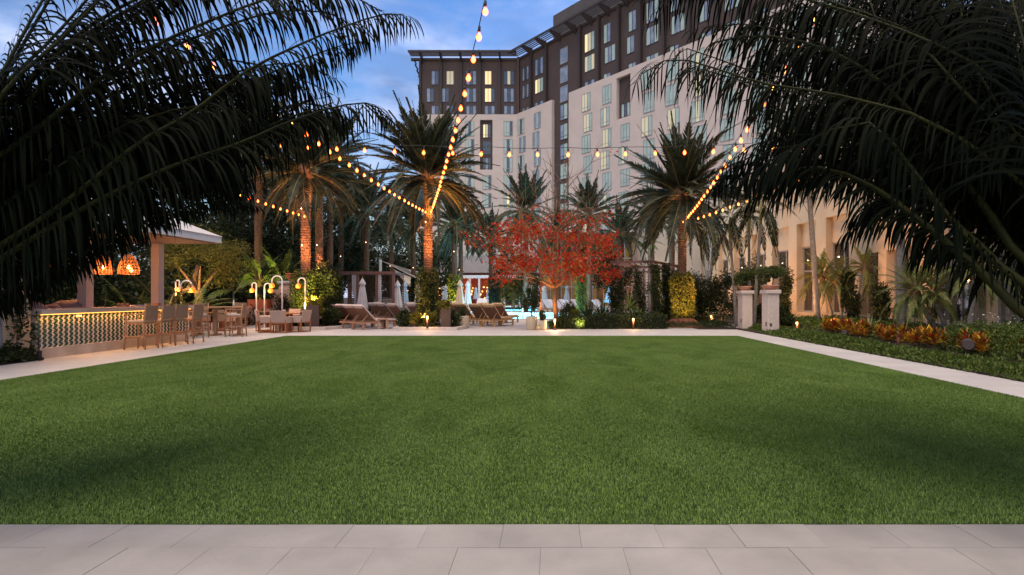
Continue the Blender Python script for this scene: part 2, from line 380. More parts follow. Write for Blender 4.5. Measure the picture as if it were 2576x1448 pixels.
r = nt.nodes.new('ShaderNodeValToRGB'); r.color_ramp.elements[0].position = .30; r.color_ramp.elements[1].position = .74
r.color_ramp.elements[0].color = (.100, .168, .026, 1); r.color_ramp.elements[1].color = (.195, .290, .066, 1)
nt.links.new(n1.outputs['Fac'], r.inputs[0])
r2 = nt.nodes.new('ShaderNodeMapRange'); r2.inputs[3].default_value = .65; r2.inputs[4].default_value = 1.35; nt.links.new(g.outputs['Random Per Island'], r2.inputs[0])
mx = nt.nodes.new('ShaderNodeVectorMath'); mx.operation = 'SCALE'; nt.links.new(r.outputs[0], mx.inputs[0]); nt.links.new(r2.outputs[0], mx.inputs['Scale'])
nt.links.new(mx.outputs[0], b.inputs['Base Color'])
nb = 14000; NXT, NYT = 16, 17; TX, TY = (LX1 - LX0) / NXT, (LY1 - LY0) / NYT
bx = (rng.random((nb, 2)) - .5) * np.array([TX * .995, TY * .995]); az = rng.random(nb) * 2 * PI; lean = np.abs(rng.normal(size=nb)) * .55; hgt = .012 + .006 * rng.random(nb); wd = .0026
dx, dy = np.cos(az), np.sin(az)
V = np.empty((nb, 4, 3)); wx, wy = -dy * wd, dx * wd
V[:, 0] = np.c_[bx[:, 0] - wx, bx[:, 1] - wy, np.full(nb, -.002)]; V[:, 1] = np.c_[bx[:, 0] + wx, bx[:, 1] + wy, np.full(nb, -.002)]
tx = bx[:, 0] + dx * lean * hgt; ty = bx[:, 1] + dy * lean * hgt
V[:, 2] = np.c_[tx + wx * .4, ty + wy * .4, hgt]; V[:, 3] = np.c_[tx - wx * .4, ty - wy * .4, hgt]
gme = quads_mesh('turf_patch', V.reshape(-1, 3), nb, gm)
lawn = link('lawn', gme, None, ((LX0 + LX1) / 2, (LY0 + LY1) / 2, 0)); tag(lawn, 'clipped bright green turf lawn between the pale stone paths', 'lawn', kind='stuff')
ng = bpy.data.node_groups.new('spread_turf', 'GeometryNodeTree')
ng.interface.new_socket('Geometry', in_out='INPUT', socket_type='NodeSocketGeometry'); ng.interface.new_socket('Geometry', in_out='OUTPUT', socket_type='NodeSocketGeometry')
gi = ng.nodes.new('NodeGroupInput'); go = ng.nodes.new('NodeGroupOutput'); gr = ng.nodes.new('GeometryNodeMeshGrid')
gr.inputs['Size X'].default_value = TX * (NXT - 1); gr.inputs['Size Y'].default_value = TY * (NYT - 1); gr.inputs['Vertices X'].default_value = NXT; gr.inputs['Vertices Y'].default_value = NYT
ip = ng.nodes.new('GeometryNodeInstanceOnPoints'); rv = ng.nodes.new('FunctionNodeRandomValue'); rv.data_type = 'INT'
rv.inputs['Min'].default_value = 0; rv.inputs['Max'].default_value = 1
mm_ = ng.nodes.new('ShaderNodeMath'); mm_.operation = 'MULTIPLY'; mm_.inputs[1].default_value = PI
cb = ng.nodes.new('ShaderNodeCombineXYZ')
for s_ in rv.outputs:
    if s_.enabled and s_.type == 'INT': rvo = s_
for s_ in rv.inputs:
    if s_.type == 'INT' and s_.name == 'Min': s_.default_value = 0
    if s_.type == 'INT' and s_.name == 'Max': s_.default_value = 1
ng.links.new(rvo, mm_.inputs[0]); ng.links.new(mm_.outputs[0], cb.inputs[2])
ng.links.new(gr.outputs[0], ip.inputs['Points']); ng.links.new(gi.outputs[0], ip.inputs['Instance']); ng.links.new(cb.outputs[0], ip.inputs['Rotation']); ng.links.new(ip.outputs[0], go.inputs[0])
md = lawn.modifiers.new('spread', 'NODES'); md.node_group = ng

# ================================================================ pool
pool_t = mat('pool_plaster', (.45, .74, .88), .6, (.36, .68, .84), 3)
m = MB(); 
for (x0, y0, x1, y1) in ((-4.6, 34, 4.6, 45.2), (-6.2, 50, -1.2, 68.5)):
    m.b2((x0, y0, -1.3), (x1, y1, -1.15)); m.b2((x0 - .15, y0, -1.3), (x0, y1, -.01)); m.b2((x1, y0, -1.3), (x1 + .15, y1, -.01)); m.b2((x0, y1, -1.3), (x1, y1 + .15, -.01)); m.b2((x0, y0 - .15, -1.3), (x1, y0, -.01))
pb = struct('pool_basin', m, pool_t)
wm = bpy.data.materials.new('pool_water'); wm.use_nodes = True; nt = wm.node_tree; nt.nodes.clear()
gl = nt.nodes.new('ShaderNodeBsdfGlossy'); gl.inputs['Roughness'].default_value = .08; gl.inputs[0].default_value = (.75, .85, .95, 1)
tr = nt.nodes.new('ShaderNodeBsdfTransparent'); tr.inputs[0].default_value = (.72, .93, 1, 1)
no = nt.nodes.new('ShaderNodeTexNoise'); no.inputs['Scale'].default_value = 2.5; gg = nt.nodes.new('ShaderNodeNewGeometry'); nt.links.new(gg.outputs['Position'], no.inputs['Vector'])
bp = nt.nodes.new('ShaderNodeBump'); bp.inputs['Strength'].default_value = .3; bp.inputs['Distance'].default_value = .05; nt.links.new(no.outputs['Fac'], bp.inputs['Height']); nt.links.new(bp.outputs[0], gl.inputs['Normal'])
mxs = nt.nodes.new('ShaderNodeMixShader'); mxs.inputs[0].default_value = .12; oo = nt.nodes.new('ShaderNodeOutputMaterial')
nt.links.new(tr.outputs[0], mxs.inputs[1]); nt.links.new(gl.outputs[0], mxs.inputs[2]); nt.links.new(mxs.outputs[0], oo.inputs[0])
m = MB()
for (x0, y0, x1, y1) in ((-4.6, 34, 4.6, 45.2), (-6.2, 50, -1.2, 68.5)): m.add([(x0, y0, -.10), (x1, y0, -.10), (x1, y1, -.10), (x0, y1, -.10)], [(0, 1, 2, 3)])
struct('pool_water', m, wm)
m = MB()
for (x0, y0, x1, y1) in ((-4.6, 34, 4.6, 45.2), (-6.2, 50, -1.2, 68.5)):
    for a_, b_ in (((x0 - .35, y0 - .35), (x1 + .35, y0)), ((x0 - .35, y1), (x1 + .35, y1 + .35)), ((x0 - .35, y0), (x0, y1)), ((x1, y0), (x1 + .35, y1))):
        m.b2((*a_, -.005), (*b_, .05))
struct('pool_coping', m, stone2)
for (x, y) in ((-3.5, 36), (-1, 36), (1.8, 36), (-3.5, 43.5), (-1.2, 43.8), (1.8, 43.8), (-5.2, 52), (-3, 60), (-5, 66), (-2.2, 66)):
    lamp(pb, (x, y, -.75), 420, (.35, .80, 1), .15, 'pool_light')

# ================================================================ hotel
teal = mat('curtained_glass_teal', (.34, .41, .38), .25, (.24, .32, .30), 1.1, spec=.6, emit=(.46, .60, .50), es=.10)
bluew = mat('curtained_glass_blue', (.26, .30, .37), .15, (.15, .19, .25), 1.0, spec=.7, emit=(.25, .35, .6), es=.05)
dim = mat('dark_room_glass', (.045, .06, .085), .08, (.07, .09, .12), 1.2, spec=.8)
litw = mat('lit_curtain_glass', (.6, .5, .3), .3, emit=(1, .72, .34), es=.5)
litw2 = mat('softly_lit_glass', (.45, .4, .3), .3, (.3, .4, .33), 2, emit=(1, .80, .45), es=.2)
hotel = thing('hotel', 'tall L-shaped hotel with dark upper storeys over pink-white lower walls', 'hotel', (-5.2, 95, 0))
wing = link('right_wing', None, hotel, (0, 0, 0), (0, 0, math.atan2(-.766, .643)))   # local +x runs along the facade, -y faces the viewer
# walls, left wing: local x = X+5.2, y = Y-95
m = MB(); m.b2((-16.5, 0, 0), (0, 16, 40.6)); wl = obj('wall', m, darkp, hotel)
m = MB(); m.b2((-16.6, -.35, 3), (-11.5 + 1.85 - 0, -.003, 31.5))
m = MB()
# white skin of left wing, with a tall slot left open (x local from -6.35 to -4.25 at z 22.3..30.6)
for a_, b_ in (((-16.6, 3), (-6.35, 31.5)), ((-4.25, 3), (0, 31.5)), ((-6.35, 30.6), (-4.25, 31.5)), ((-6.35, 3), (-4.25, 22.3))):
    m.b2((a_[0], -.4, a_[1]), (b_[0], -.003, b_[1]))
obj('wall', m, white, hotel)
WING = 56.0
m = MB(); m.b2((0, 0, 0), (WING, 15, 40.6)); obj('dark_facade', m, darkp, wing)
m = MB()
for a_, b_ in (((0, 3), (9.3, 31.5)), ((13.2, 3), (22.9, 31.5)), ((25.4, 3), (WING, 31.5)), ((22.9, 30.8), (25.4, 31.5)), ((22.9, 3), (25.4, 25.2))):
    m.b2((a_[0], -.55, a_[1]), (b_[0], -.003, b_[1]))
obj('white_facade', m, white, wing)
m = MB().b2((7.6, 1.2, 40.6), (WING, 12, 45.6)); obj('penthouse', m, greybox, wing)
def canopy(parent, x0, x1, first, step):
    m = MB(); m.b2((x0, -2.3, 41.1), (x1, -2.14, 41.4))
    for k in range(4): m.b2((x0, -1.8 + .45 * k, 41.15), (x1, -1.72 + .45 * k, 41.3))
    m.b2((x0, -.12, 40.6), (x1, .3, 41.0))
    c = obj('canopy', m, fins, parent)
    x = first
    while x < x1 + .1:
        q = MB(); q.add([(x - .11, 0, 40.1), (x - .11, -2.25, 41.05), (x - .11, -2.25, 41.45), (x - .11, 0, 41.3), (x + .11, 0, 40.1), (x + .11, -2.25, 41.05), (x + .11, -2.25, 41.45), (x + .11, 0, 41.3)],
              [(0, 1, 2, 3), (7, 6, 5, 4), (0, 4, 5, 1), (1, 5, 6, 2), (2, 6, 7, 3), (3, 7, 4, 0)])
        obj('bracket', q, fins, parent if parent.parent is None else parent); x += step
canopy(hotel, -17.9, -.2, -16.0, 3.25); canopy(wing, .2, WING, 3.8, 3.45)
m = MB()
for k in range(5): m.b2((-17.6 + .28 * k, .1, 40.9 - .95 * k - .1), (-17.45 + .28 * k, 2.2, 40.9 - .95 * k + .15))
m.b2((-17.9, 1.0, 41.0), (-16.5, 1.15, 41.3)); obj('side_louvre', m, fins, hotel)
for x in (-16.35, -12.85, -9.5, -6.35, -3.1): obj('fin', MB().b2((x - .16, -.38, 31.5), (x + .16, -.003, 40.9)), fins, hotel)
for k in range(14):
    s = 3.8 + 3.85 * k
    if k == 2: continue
    obj('fin', MB().b2((s - .17, -.5, 31.5), (s + .17, -.003, 40.9)), fins, wing)
m = MB().b2((-.18, -.6, 3), (.18, 0, 41)); obj('corner_fin', m, darkp, hotel)
wcache = {}
def window(parent, x, z, w, h, n, kinds, y=0, split=True, fr=frame_m):
    """x = left edge, z = sill, n panes"""
    key = (round(w, 2), round(h, 2), n, fr.name)
    if key not in wcache:
        m = MB(); t = .07
        m.b2((0, -.06, 0), (w, 0, t)); m.b2((0, -.06, h - t), (w, 0, h))
        for i in range(n + 1):
            cx = (w - t) * i / n; m.b2((cx, -.058, t), (cx + t, -.002, h - t))
        wcache[key] = m.mesh('window', fr)
    f = link('window', wcache[key], parent, (x, y, z))
    for i in range(n):
        k = kinds[i % len(kinds)]; kk = ('p', round(w / n, 2), round(h, 2), k.name)
        if kk not in wcache: wcache[kk] = MB().b2((.04, -.03, .07), (w / n + .02, -.012, h - .07)).mesh('pane', k)
        link('pane', wcache[kk], f, (w / n * i, 0, 0))
    if split and h > 2:
        kk = ('s', key)
        if kk not in wcache: wcache[kk] = MB().b2((.07, -.05, h * .2), (w - .07, -.004, h * .2 + .06)).mesh('glazing_bar', fr)
        link('glazing_bar', wcache[kk], f)
tops_d = [38.9, 36.0, 33.1]; tops_w = [30.4 - 3.0 * k for k in range(9)]
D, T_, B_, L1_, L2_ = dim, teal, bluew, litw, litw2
cols_l = [(-14.5, 2, .62), (-12.0, 2, .62), (-8.7, 3, .56), (-5.6, 3, .56), (-2.4, 3, .56)]
lit = {(3, 0): (L1_, L1_), (3, 1): (L1_, L1_, D), (1, 0): (L2_, L2_), (4, 0): (D, L2_, D)}
for c, (x, n, pw) in enumerate(cols_l):
    for r_, zt in enumerate(tops_d):
        xx = x - (.8 if (r_ % 2 and n == 2) else 0); hh = 2.35 if zt > 34 else 1.5
        window(hotel, xx, zt - hh, pw * (2 if (c, r_) == (3, 0) else n), hh, 2 if (c, r_) == (3, 0) else n, lit.get((c, r_), (B_, D, B_)), fr=frame_d, split=False)
for c, x in enumerate((-15.9, -12.5, -8.8, -2.4)):
    for r_, zt in enumerate(tops_w):
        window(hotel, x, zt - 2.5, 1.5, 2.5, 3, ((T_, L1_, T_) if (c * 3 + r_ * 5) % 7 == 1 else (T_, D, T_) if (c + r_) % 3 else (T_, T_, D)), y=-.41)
for k in range(3): window(hotel, -5.9, 30.1 - 2.4 - 2.8 * k, 1.3, 2.3, 3, ((L1_, L2_, D), (D, D, D), (D, B_, D))[k], y=-.005, fr=frame_d)
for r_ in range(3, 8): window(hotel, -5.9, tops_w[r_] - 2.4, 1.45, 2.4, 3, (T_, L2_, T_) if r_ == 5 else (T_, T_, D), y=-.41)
# right wing, dark storeys
seq = [(3, 0), (2, .5), (2, 0), (3, 0), (2, .8), (3, .2)]
for k in range(13):
    s0 = 3.8 + 3.85 * k + .75
    for r_, zt in enumerate(tops_d):
        if k in (1,):
            window(wing, 10.7, zt - 2.35, 1.7, 2.35, 2, (B_, B_), y=-.005, fr=frame_m); continue
        if k == 2:
            continue
        n, off = seq[(k * 2 + r_ * 3) % 6]; hh = 2.7 if r_ == 0 else 2.3
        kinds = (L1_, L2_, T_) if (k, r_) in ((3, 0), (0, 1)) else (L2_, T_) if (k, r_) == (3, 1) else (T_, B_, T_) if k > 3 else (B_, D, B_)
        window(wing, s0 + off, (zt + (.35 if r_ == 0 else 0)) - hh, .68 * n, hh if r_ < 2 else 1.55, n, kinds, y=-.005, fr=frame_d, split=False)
for r_, zt in enumerate(tops_d): window(wing, 1.2, zt - 2.2, 1.7, 2.2 if r_ < 2 else 1.4, 3, (B_, D, B_), y=-.005, fr=frame_d, split=False)
for r_, zt in enumerate(tops_w): window(wing, 10.7, zt - 2.4, 1.7, 2.4, 2, (B_, T_) if r_ < 3 else (T_, T_), y=-.005, fr=frame_d)
wcols = [(.7, 1.7), (4.6, 1.7), (16.1, 1.75), (19.9, 1.7), (27.3, 1.8), (31.2, 1.8), (35.1, 1.8), (39, 1.8), (43, 1.8), (47, 1.8), (51, 1.8)]
for c, (s0, ww) in enumerate(wcols):
    for r_, zt in enumerate(tops_w):
        if r_ == 0 and c in (0, ): pass
        lit_ = (c * 5 + r_ * 3) % 6
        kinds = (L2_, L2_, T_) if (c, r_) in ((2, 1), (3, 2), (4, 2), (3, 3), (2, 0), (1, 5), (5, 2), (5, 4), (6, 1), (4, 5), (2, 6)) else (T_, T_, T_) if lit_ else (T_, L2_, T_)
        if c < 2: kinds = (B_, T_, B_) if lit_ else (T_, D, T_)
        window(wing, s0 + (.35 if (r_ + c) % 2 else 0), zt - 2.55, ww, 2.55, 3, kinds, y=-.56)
for r_, zt in enumerate(tops_w[1:]):
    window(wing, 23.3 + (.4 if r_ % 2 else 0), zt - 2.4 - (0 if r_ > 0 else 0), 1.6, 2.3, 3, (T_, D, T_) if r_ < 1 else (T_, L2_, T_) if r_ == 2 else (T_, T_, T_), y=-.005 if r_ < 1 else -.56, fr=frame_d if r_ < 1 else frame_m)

# podium with restaurant, pergola and glass atrium
pod = thing('hotel_podium', 'low podium of the hotel with grey band above the glowing restaurant', 'building', (0, 0, 0))
m = MB(); m.b2((-24, 80, 4.6), (-1.5, 94, 7.0)); obj('grey_band', m, mat('warm_grey_render', (.36, .33, .31), .85, (.33, .30, .28), 1), pod)
m = MB(); m.b2((-24, 80.4, 4.0), (-1.5, 94, 4.59)); m.b2((-24, 84, 0), (-1.5, 86, 4.0)); obj('wall', m, mat('dark_red_interior', (.16, .05, .035), .8, (.07, .03, .025), 2), pod)
for x in (-24, -19.5, -15, -11.2, -7.6, -4.2, -1.7): obj('column', MB().b2((x - .15, 79.9, 0), (x + .15, 80.2, 4.2)), whitem, pod)
ambers = glow('amber_bottle_glow', (1, .30, .06), 3.0); ambw = glow('warm_shelf_glow', (1, .62, .25), 2.6)
m1, m2 = MB(), MB()
for i in range(120):
    x = -23 + 21 * random.random(); z = .9 + random.choice((0, .5, 1.0, 1.5)) + random.random() * .2
    if -7.0 < x < -4: continue
    (m1 if random.random() < .7 else m2).box((x, 83.7, z), (.10 + .12 * random.random(), .1, .14 + .2 * random.random()))
obj('backbar_light', m1, ambers, pod); obj('backbar_light', m2, ambw, pod)
for x in (-20, -13, -9, -5, -2.5): lamp(pod, (x, 82.3, 3.4), 110, (1, .30, .10), .2, 'bar_light')
m = MB(); m.b2((-22, 74.4, 3.7), (-3.2, 74.7, 4.05))
for k in range(34): m.b2((-22 + .56 * k, 74.7, 3.75), (-21.86 + .56 * k, 79.8, 3.98))
pg = tag(obj('pergola', m, whitem), 'white slatted pergola in front of the glowing restaurant', 'pergola')
for x in (-21.5, -17, -12.9, -9.2, -5.9, -3.4): obj('post', MB().b2((x - .12, 74.45, 0), (x + .12, 74.65, 3.7)), whitem, pg)
# glass atrium right of the red tree
at = thing('glass_atrium', 'double-height glass curtain wall glowing amber behind the red tree', 'building', (0, 0, 0))
obj('interior_wall', MB().b2((-1.2, 66, 0), (10.5, 66.4, 7.6)), mat('amber_interior', (.16, .095, .05), .7, (.07, .045, .03), 1.5), at)
obj('roof', MB().b2((-1.2, 62, 7.6), (10.5, 72, 8.3)), mat('brown_fascia', (.12, .06, .05), .7), at)
m = MB()
for k in range(10): m.b2((-1 + 1.15 * k - .05, 62, 0), (-1 + 1.15 * k + .05, 62.12, 7.6))
for z in (2.3, 3.5, 5.4): m.b2((-1, 61.95, z), (9.4, 61.99, z + .12))
obj('mullion', m, mat('steel_grey', (.30, .31, .33), .45), at)
cur = mat('amber_curtain', (.42, .27, .06), .8, (.20, .12, .03), 3)
for k in range(9):
    obj('curtain', MB().b2((-.85 + 1.15 * k, 62.6, 0), (-.45 + 1.15 * k, 62.7, 7.4)), cur, at)
for x in (0, 3.5, 7): lamp(at, (x, 64.3, 3.2), 90, (1, .55, .2), .25, 'atrium_light')
# pale side block and white curved wall
pb2 = thing('side_block', 'tan windowless block with a white upper wall behind the trellis', 'building', (0, 0, 0))
obj('wall', MB().b2((9.5, 56, 0), (15.5, 66, 8.2)), mat('tan_render', (.50, .42, .34), .85, (.46, .38, .31), 1), pb2)
obj('wall', MB().b2((15.5, 50, 3.9), (24, 60, 9.4)), white, pb2)
obj('wall', MB().b2((15.5, 50.3, 0), (24, 60, 3.89)), mat('mauve_render', (.30, .25, .25), .85), pb2)
spot(pb2, (17, 46, .3), (18, 50, 7), 900, (1, .80, .62), 80); spot(pb2, (10.5, 52.5, .3), (11.5, 56, 6), 260, (1, .75, .5), 80)

# ================================================================ cream building on the right
cb_ = thing('ballroom_building', 'long cream stucco building with tall grey-framed windows on the right', 'building', (14.5, 27, 0))
FW = link('facade', None, cb_, (0, 0, 0), (0, 0, math.atan2(-1, .092) + PI))   # local +x towards the viewer is negative; see below
FW.rotation_euler = (0, 0, math.atan2(1, -.092))      # local +x = away from the viewer, local +y = towards the garden (-X)
LEN = 18.0; bay = 2.87; m = MB(); n_b = 6
x0 = .45
up_z, hd = 5.45, 4.15
# thick wall in pieces around recessed bays; front of piers at y=0, recess back at y=-.35
m.b2((0, -1.2, up_z), (LEN, 0, 9.2)); m.b2((0, -1.2, -.3), (LEN, -.02, .5))
for k in range(n_b + 1):
    xa = x0 + bay * k - .92; m.b2((max(0, xa), -1.2, .5), (min(LEN, xa + .92), 0, up_z))
m.b2((x0 + bay * n_b, -1.2, .5), (LEN, 0, up_z))
obj('wall', m, cream, FW)
obj('coping', MB().b2((-.1, -1.3, 9.2), (LEN, .12, 9.45)), cream, FW)
m = MB()
m.b2((.002, .001, 6.55), (LEN - .01, .012, 6.59)); obj('render_joint', m, mat('joint_shadow_gap', (.22, .17, .12), .9), FW)
roomg = mat('ballroom_glass', (.035, .028, .025), .06, (.07, .05, .04), 1.2, spec=.8)
for k in range(n_b):
    xa = x0 + bay * k; xb = xa + bay - .92
    obj('recessed_panel', MB().b2((xa, -.8, hd), (xb, -.33, up_z)), cream, FW)
    fr = MB(); 
    for z in (.5, 2.75, hd - .08): fr.b2((xa, -.5, z), (xb, -.38, z + .08))
    for x in (xa, (xa + xb) / 2 - .04, xb - .08): fr.b2((x, -.495, .5), (x + .08, -.385, hd))
    f = obj('window', fr, frame_m, FW)
    for x in (xa + .08, (xa + xb) / 2 + .04):
        for (za, zb) in ((.58, 2.75), (2.83, hd - .08)): obj('pane', MB().b2((x, -.46, za), (x + (xb - xa) / 2 - .12, -.44, zb)), roomg, f)
        obj('ceiling_spot', MB().box((x + .5, -.43, hd - .75), (.13, .012, .06)), glow('recessed_lamp', (1, .7, .4), 3), f)
clearg = bpy.data.materials.new('clear_window_glass'); clearg.use_nodes = True; nt = clearg.node_tree; nt.nodes.clear()
tb = nt.nodes.new('ShaderNodeBsdfTransparent'); gb = nt.nodes.new('ShaderNodeBsdfGlossy'); gb.inputs['Roughness'].default_value = .03; ms = nt.nodes.new('ShaderNodeMixShader'); ms.inputs[0].default_value = .22; mo = nt.nodes.new('ShaderNodeOutputMaterial')
nt.links.new(tb.outputs[0], ms.inputs[1]); nt.links.new(gb.outputs[0], ms.inputs[2]); nt.links.new(ms.outputs[0], mo.inputs[0])
# nearer stretch with large windows, slightly turned
near = link('near_facade', None, cb_, (0, 0, 0), (0, 0, math.atan2(1, .149) + PI))   # local +x towards the viewer, local -y = garden side
LEN2 = 21.0; m = MB(); m.b2((0, 0, 3.3), (LEN2, 1.2, 9.2)); m.b2((0, 0, -.3), (LEN2, 1.2, .5))
spans = [(.6, 2.6), (3.4, 6.0), (7.2, 9.4), (10.2, 13.4), (14.4, 17.6), (18.4, 20.6)]
xs = 0
for (a_, b_) in spans: m.b2((xs, 0, .5), (a_, 1.2, 3.3)); xs = b_
m.b2((xs, 0, .5), (LEN2, 1.2, 3.3)); obj('wall', m, cream, near)
obj('coping', MB().b2((0, -.12, 9.2), (LEN2, 1.3, 9.45)), cream, near)
for (a_, b_) in spans:
    obj('window_sill', MB().b2((a_ - .05, -.06, .42), (b_ + .05, .3, .498)), frame_m, near)
    fr = MB()
    for z in (.5, 3.22): fr.b2((a_, .3, z), (b_, .4, z + .08))
    for x in (a_, (a_ + b_) / 2 - .05, b_ - .08): fr.b2((x, .305, .5), (x + .09, .395, 3.3))
    f = obj('window', fr, frame_m, near)
    for x in (a_ + .09, (a_ + b_) / 2 + .04): obj('pane', MB().b2((x, .34, .58), (x + (b_ - a_) / 2 - .13, .36, 3.22)), clearg, f)
    cm = MB(); cf = mat('pale_green_curtain', (.30, .36, .28), .8, (.22, .28, .22), 2)
    for j in range(6): cm.b2((a_ + .12 + .09 * j, .45 + .03 * (j % 2), .55), (a_ + .2 + .09 * j, .5, 3.2))
    obj('curtain', cm, cf, near)
    obj('room_wall', MB().b2((a_, .9, .5), (b_, 1.1, 3.3)), roomg, near)

# unseen ground spots added to brighten the ballroom stucco
for (x, y, z, e) in ((11.6, 40, 2.2, 120), (12.2, 35, 2.2, 120), (12.6, 30.5, 2.6, 105), (12.9, 26, 2.8, 100), (13.0, 21.5, 2.8, 90)):
    spot(None, (x - 2.6, y, .5), (x + 2.4, y + 1.5, 4.6), e * 3.6, (1, .46, .19), 130)

# ================================================================ left: cream wall building, bar, pavilion
lb = thing('bar_end_wall', 'cream stucco wall at the near end of the tiled bar with a grey downpipe', 'wall', (-11.62, 12.75, 0))
obj('wall', MB().b2((-3.2, -8.75, -.3), (0, 0, 4.6)), cream, lb)
obj('downpipe', MB().tube([(.1, -.85, 0), (.1, -.85, 4.4)], .06, 10), mat('grey_pipe', (.16, .17, .19), .5), lb)
obj('pipe_bracket', MB().b2((-.0, -.94, 1.25), (.15, -.76, 1.3)), mat('grey_pipe', (.16, .17, .19), .5), lb)
bar = thing('tiled_bar', 'outdoor bar clad in green and cream zigzag tiles lit from under the counter', 'bar', (-11.5, 12.8, 0))
BL = 5.4
marble = mat('veined_stone', (.55, .46, .37), .5, (.42, .34, .26), 2.2, .2, 20, detail=8)
obj('plinth', MB().b2((-.62, 0, -.01), (0, BL, .24)), marble, bar, bevel=.006)
obj('counter_top', MB().b2((-.9, -.02, 1.015), (.10, BL + .1, 1.12)), marble, bar, bevel=.008)
obj('bar_body', MB().b2((-.62, 0, .241), (-.055, BL, 1.014)), mat('tile_grout', (.55, .47, .40), .8), bar)
nr = 14; th = .765 / nr; cp = BL / 37; tw = cp / 2
def tmesh(sgn, m_, nm):
    k_ = 1.22 if nm == 'green_tile' else .78
    sh = .034 * sgn; y0_, y1_ = .0015, tw * k_ - .0015
    v = [(0, y0_, -sh / 2 + .0015), (0, y1_, sh / 2 + .0015), (0, y1_, sh / 2 + th - .0015), (0, y0_, -sh / 2 + th - .0015)]
    v = [(a_ - .012, b__, c_) for a_, b__, c_ in v] + v
    # sheared sideways to make the zigzag column
    v = [(a_, b__ + (sgn * .022 * ((c_ - th / 2) / th)), c_) for a_, b__, c_ in v]
    return MB().add(v, [(4, 5, 6, 7), (0, 3, 2, 1), (0, 1, 5, 4), (1, 2, 6, 5), (2, 3, 7, 6), (3, 0, 4, 7)]).mesh(nm, m_)
gt = [tmesh(1, greenglz, 'green_tile'), tmesh(-1, greenglz, 'green_tile')]; ct = [tmesh(1, creamglz, 'cream_tile'), tmesh(-1, creamglz, 'cream_tile')]
cnt = 0; rest = {'g': MB(), 'c': MB()}; cc_n = 0
for c in range(37):
    for r_ in range(nr):
        for q, (ms, key) in enumerate(((gt, 'g'), (ct, 'c'))):
            y = cp * c + tw * 1.22 * q + .015; z = .245 + th * r_; k = r_ % 2
            if r_ in (0, nr - 1) or y > BL - .1: pass
            me = ms[k]
            if (key == 'g' and cnt < 300) or (key == 'c' and cc_n < 0):
                link('green_tile', me, bar, (-.04, y, z)); cnt += 1
            else:
                vv = [(v.co.x - .04, v.co.y + y, v.co.z + z) for v in me.vertices]; rest[key].add(vv, [tuple(p.vertices) for p in me.polygons])
for key, nm, mt in (('g', 'green_tiling', greenglz), ('c', 'cream_tiling', creamglz)):
    o = obj(nm, rest[key], mt, bar); o['kind'] = 'stuff'
obj('light_strip', MB().b2((.03, .02, .998), (.05, BL - .02, 1.012)), glow('led_strip', (1, .42, .07), 2.4), bar)
for k in range(6):
    l = bpy.data.lights.new('under_counter_light', 'AREA'); l.shape = 'RECTANGLE'; l.size = .05; l.size_y = .88; l.energy = 4; l.color = (1, .46, .12)
    q = link('under_counter_light', l, bar, (.035, .45 + .9 * k, .99), (0, R(-22), 0))
obj('power_socket', MB().b2((-.035, 1.05, .91), (-.02, 1.22, .985)), mat('socket_plate', (.7, .66, .55), .5), bar)
for (y, w, h_) in ((.75, .75, .21), (1.6, .45, .16), (2.25, .8, .25)):
    pass
for i, (x, y, r_, h_, lb_) in enumerate(((-12.75, 13.9, .42, 1.27, 'nearest rounded pink boulder shape behind the tiled bar counter'), (-12.9, 14.7, .3, 1.2, 'small low pink boulder between two larger ones behind the bar'), (-12.8, 15.25, .45, 1.31, 'tallest rounded pink boulder behind the bar counter by the column'))):
    prof = [(r_ * .9, 0), (r_, .4), (r_ * .98, h_ * .75), (r_ * .8, h_ * .92), (r_ * .4, h_), (.02, h_ + .01)]
    mb_ = MB().lathe(prof, n=18); mb_.v = [(a_ * 1.25 + .03 * math.sin(c_ * 9 + a_ * 7), b__ + .03 * math.sin(a_ * 11), c_ + .02 * math.sin(a_ * 13 + b__ * 9)) for a_, b__, c_ in mb_.v]
    tag(obj('boulder', mb_, mat('pink_rock', (.42, .30, .26), .9, (.30, .21, .18), 4, .6, 20), None, True, (x, y, 0)), lb_, 'boulder')
pv = thing('pavilion', 'open bar pavilion with white hipped roof on square columns', 'pavilion', (0, 0, 0))
e = 3.12; x0_, x1_, y0_, y1_ = -17.5, -10.55, 9.5, 18.3
obj('fascia', MB().b2((x0_, y0_, e), (x1_, y1_, e + .2)), whitem, pv)
m = MB(); m.add([(x0_ - .03, y0_ - .03, e + .2), (x1_ + .03, y0_ - .03, e + .2), (x1_ + .03, y1_ + .03, e + .2), (x0_ - .03, y1_ + .03, e + .2), (-13.8, 12.5, e + 1.9), (-13.8, 14.6, e + 1.9)], [(0, 1, 4), (1, 2, 5, 4), (2, 3, 5), (3, 0, 4, 5)])
obj('roof', m, mat('white_metal_roof', (.62, .58, .57), .45), pv)
obj('ceiling', MB().b2((x0_ + .1, y0_ + .1, e - .03), (x1_ - .1, y1_ - .1, e - .003)), mat('brown_timber_ceiling', (.26, .15, .11), .6, (.2, .11, .08), 4), pv)
for (x, y) in ((-12.4, 18.0), (-12.4, 15.2), (-16.6, 17.6), (-16.6, 12.5)): obj('column', MB().b2((x - .125, y - .125, 0), (x + .125, y + .125, e - .04)), mat('pinkish_column', (.52, .42, .38), .6), pv, bevel=.01)
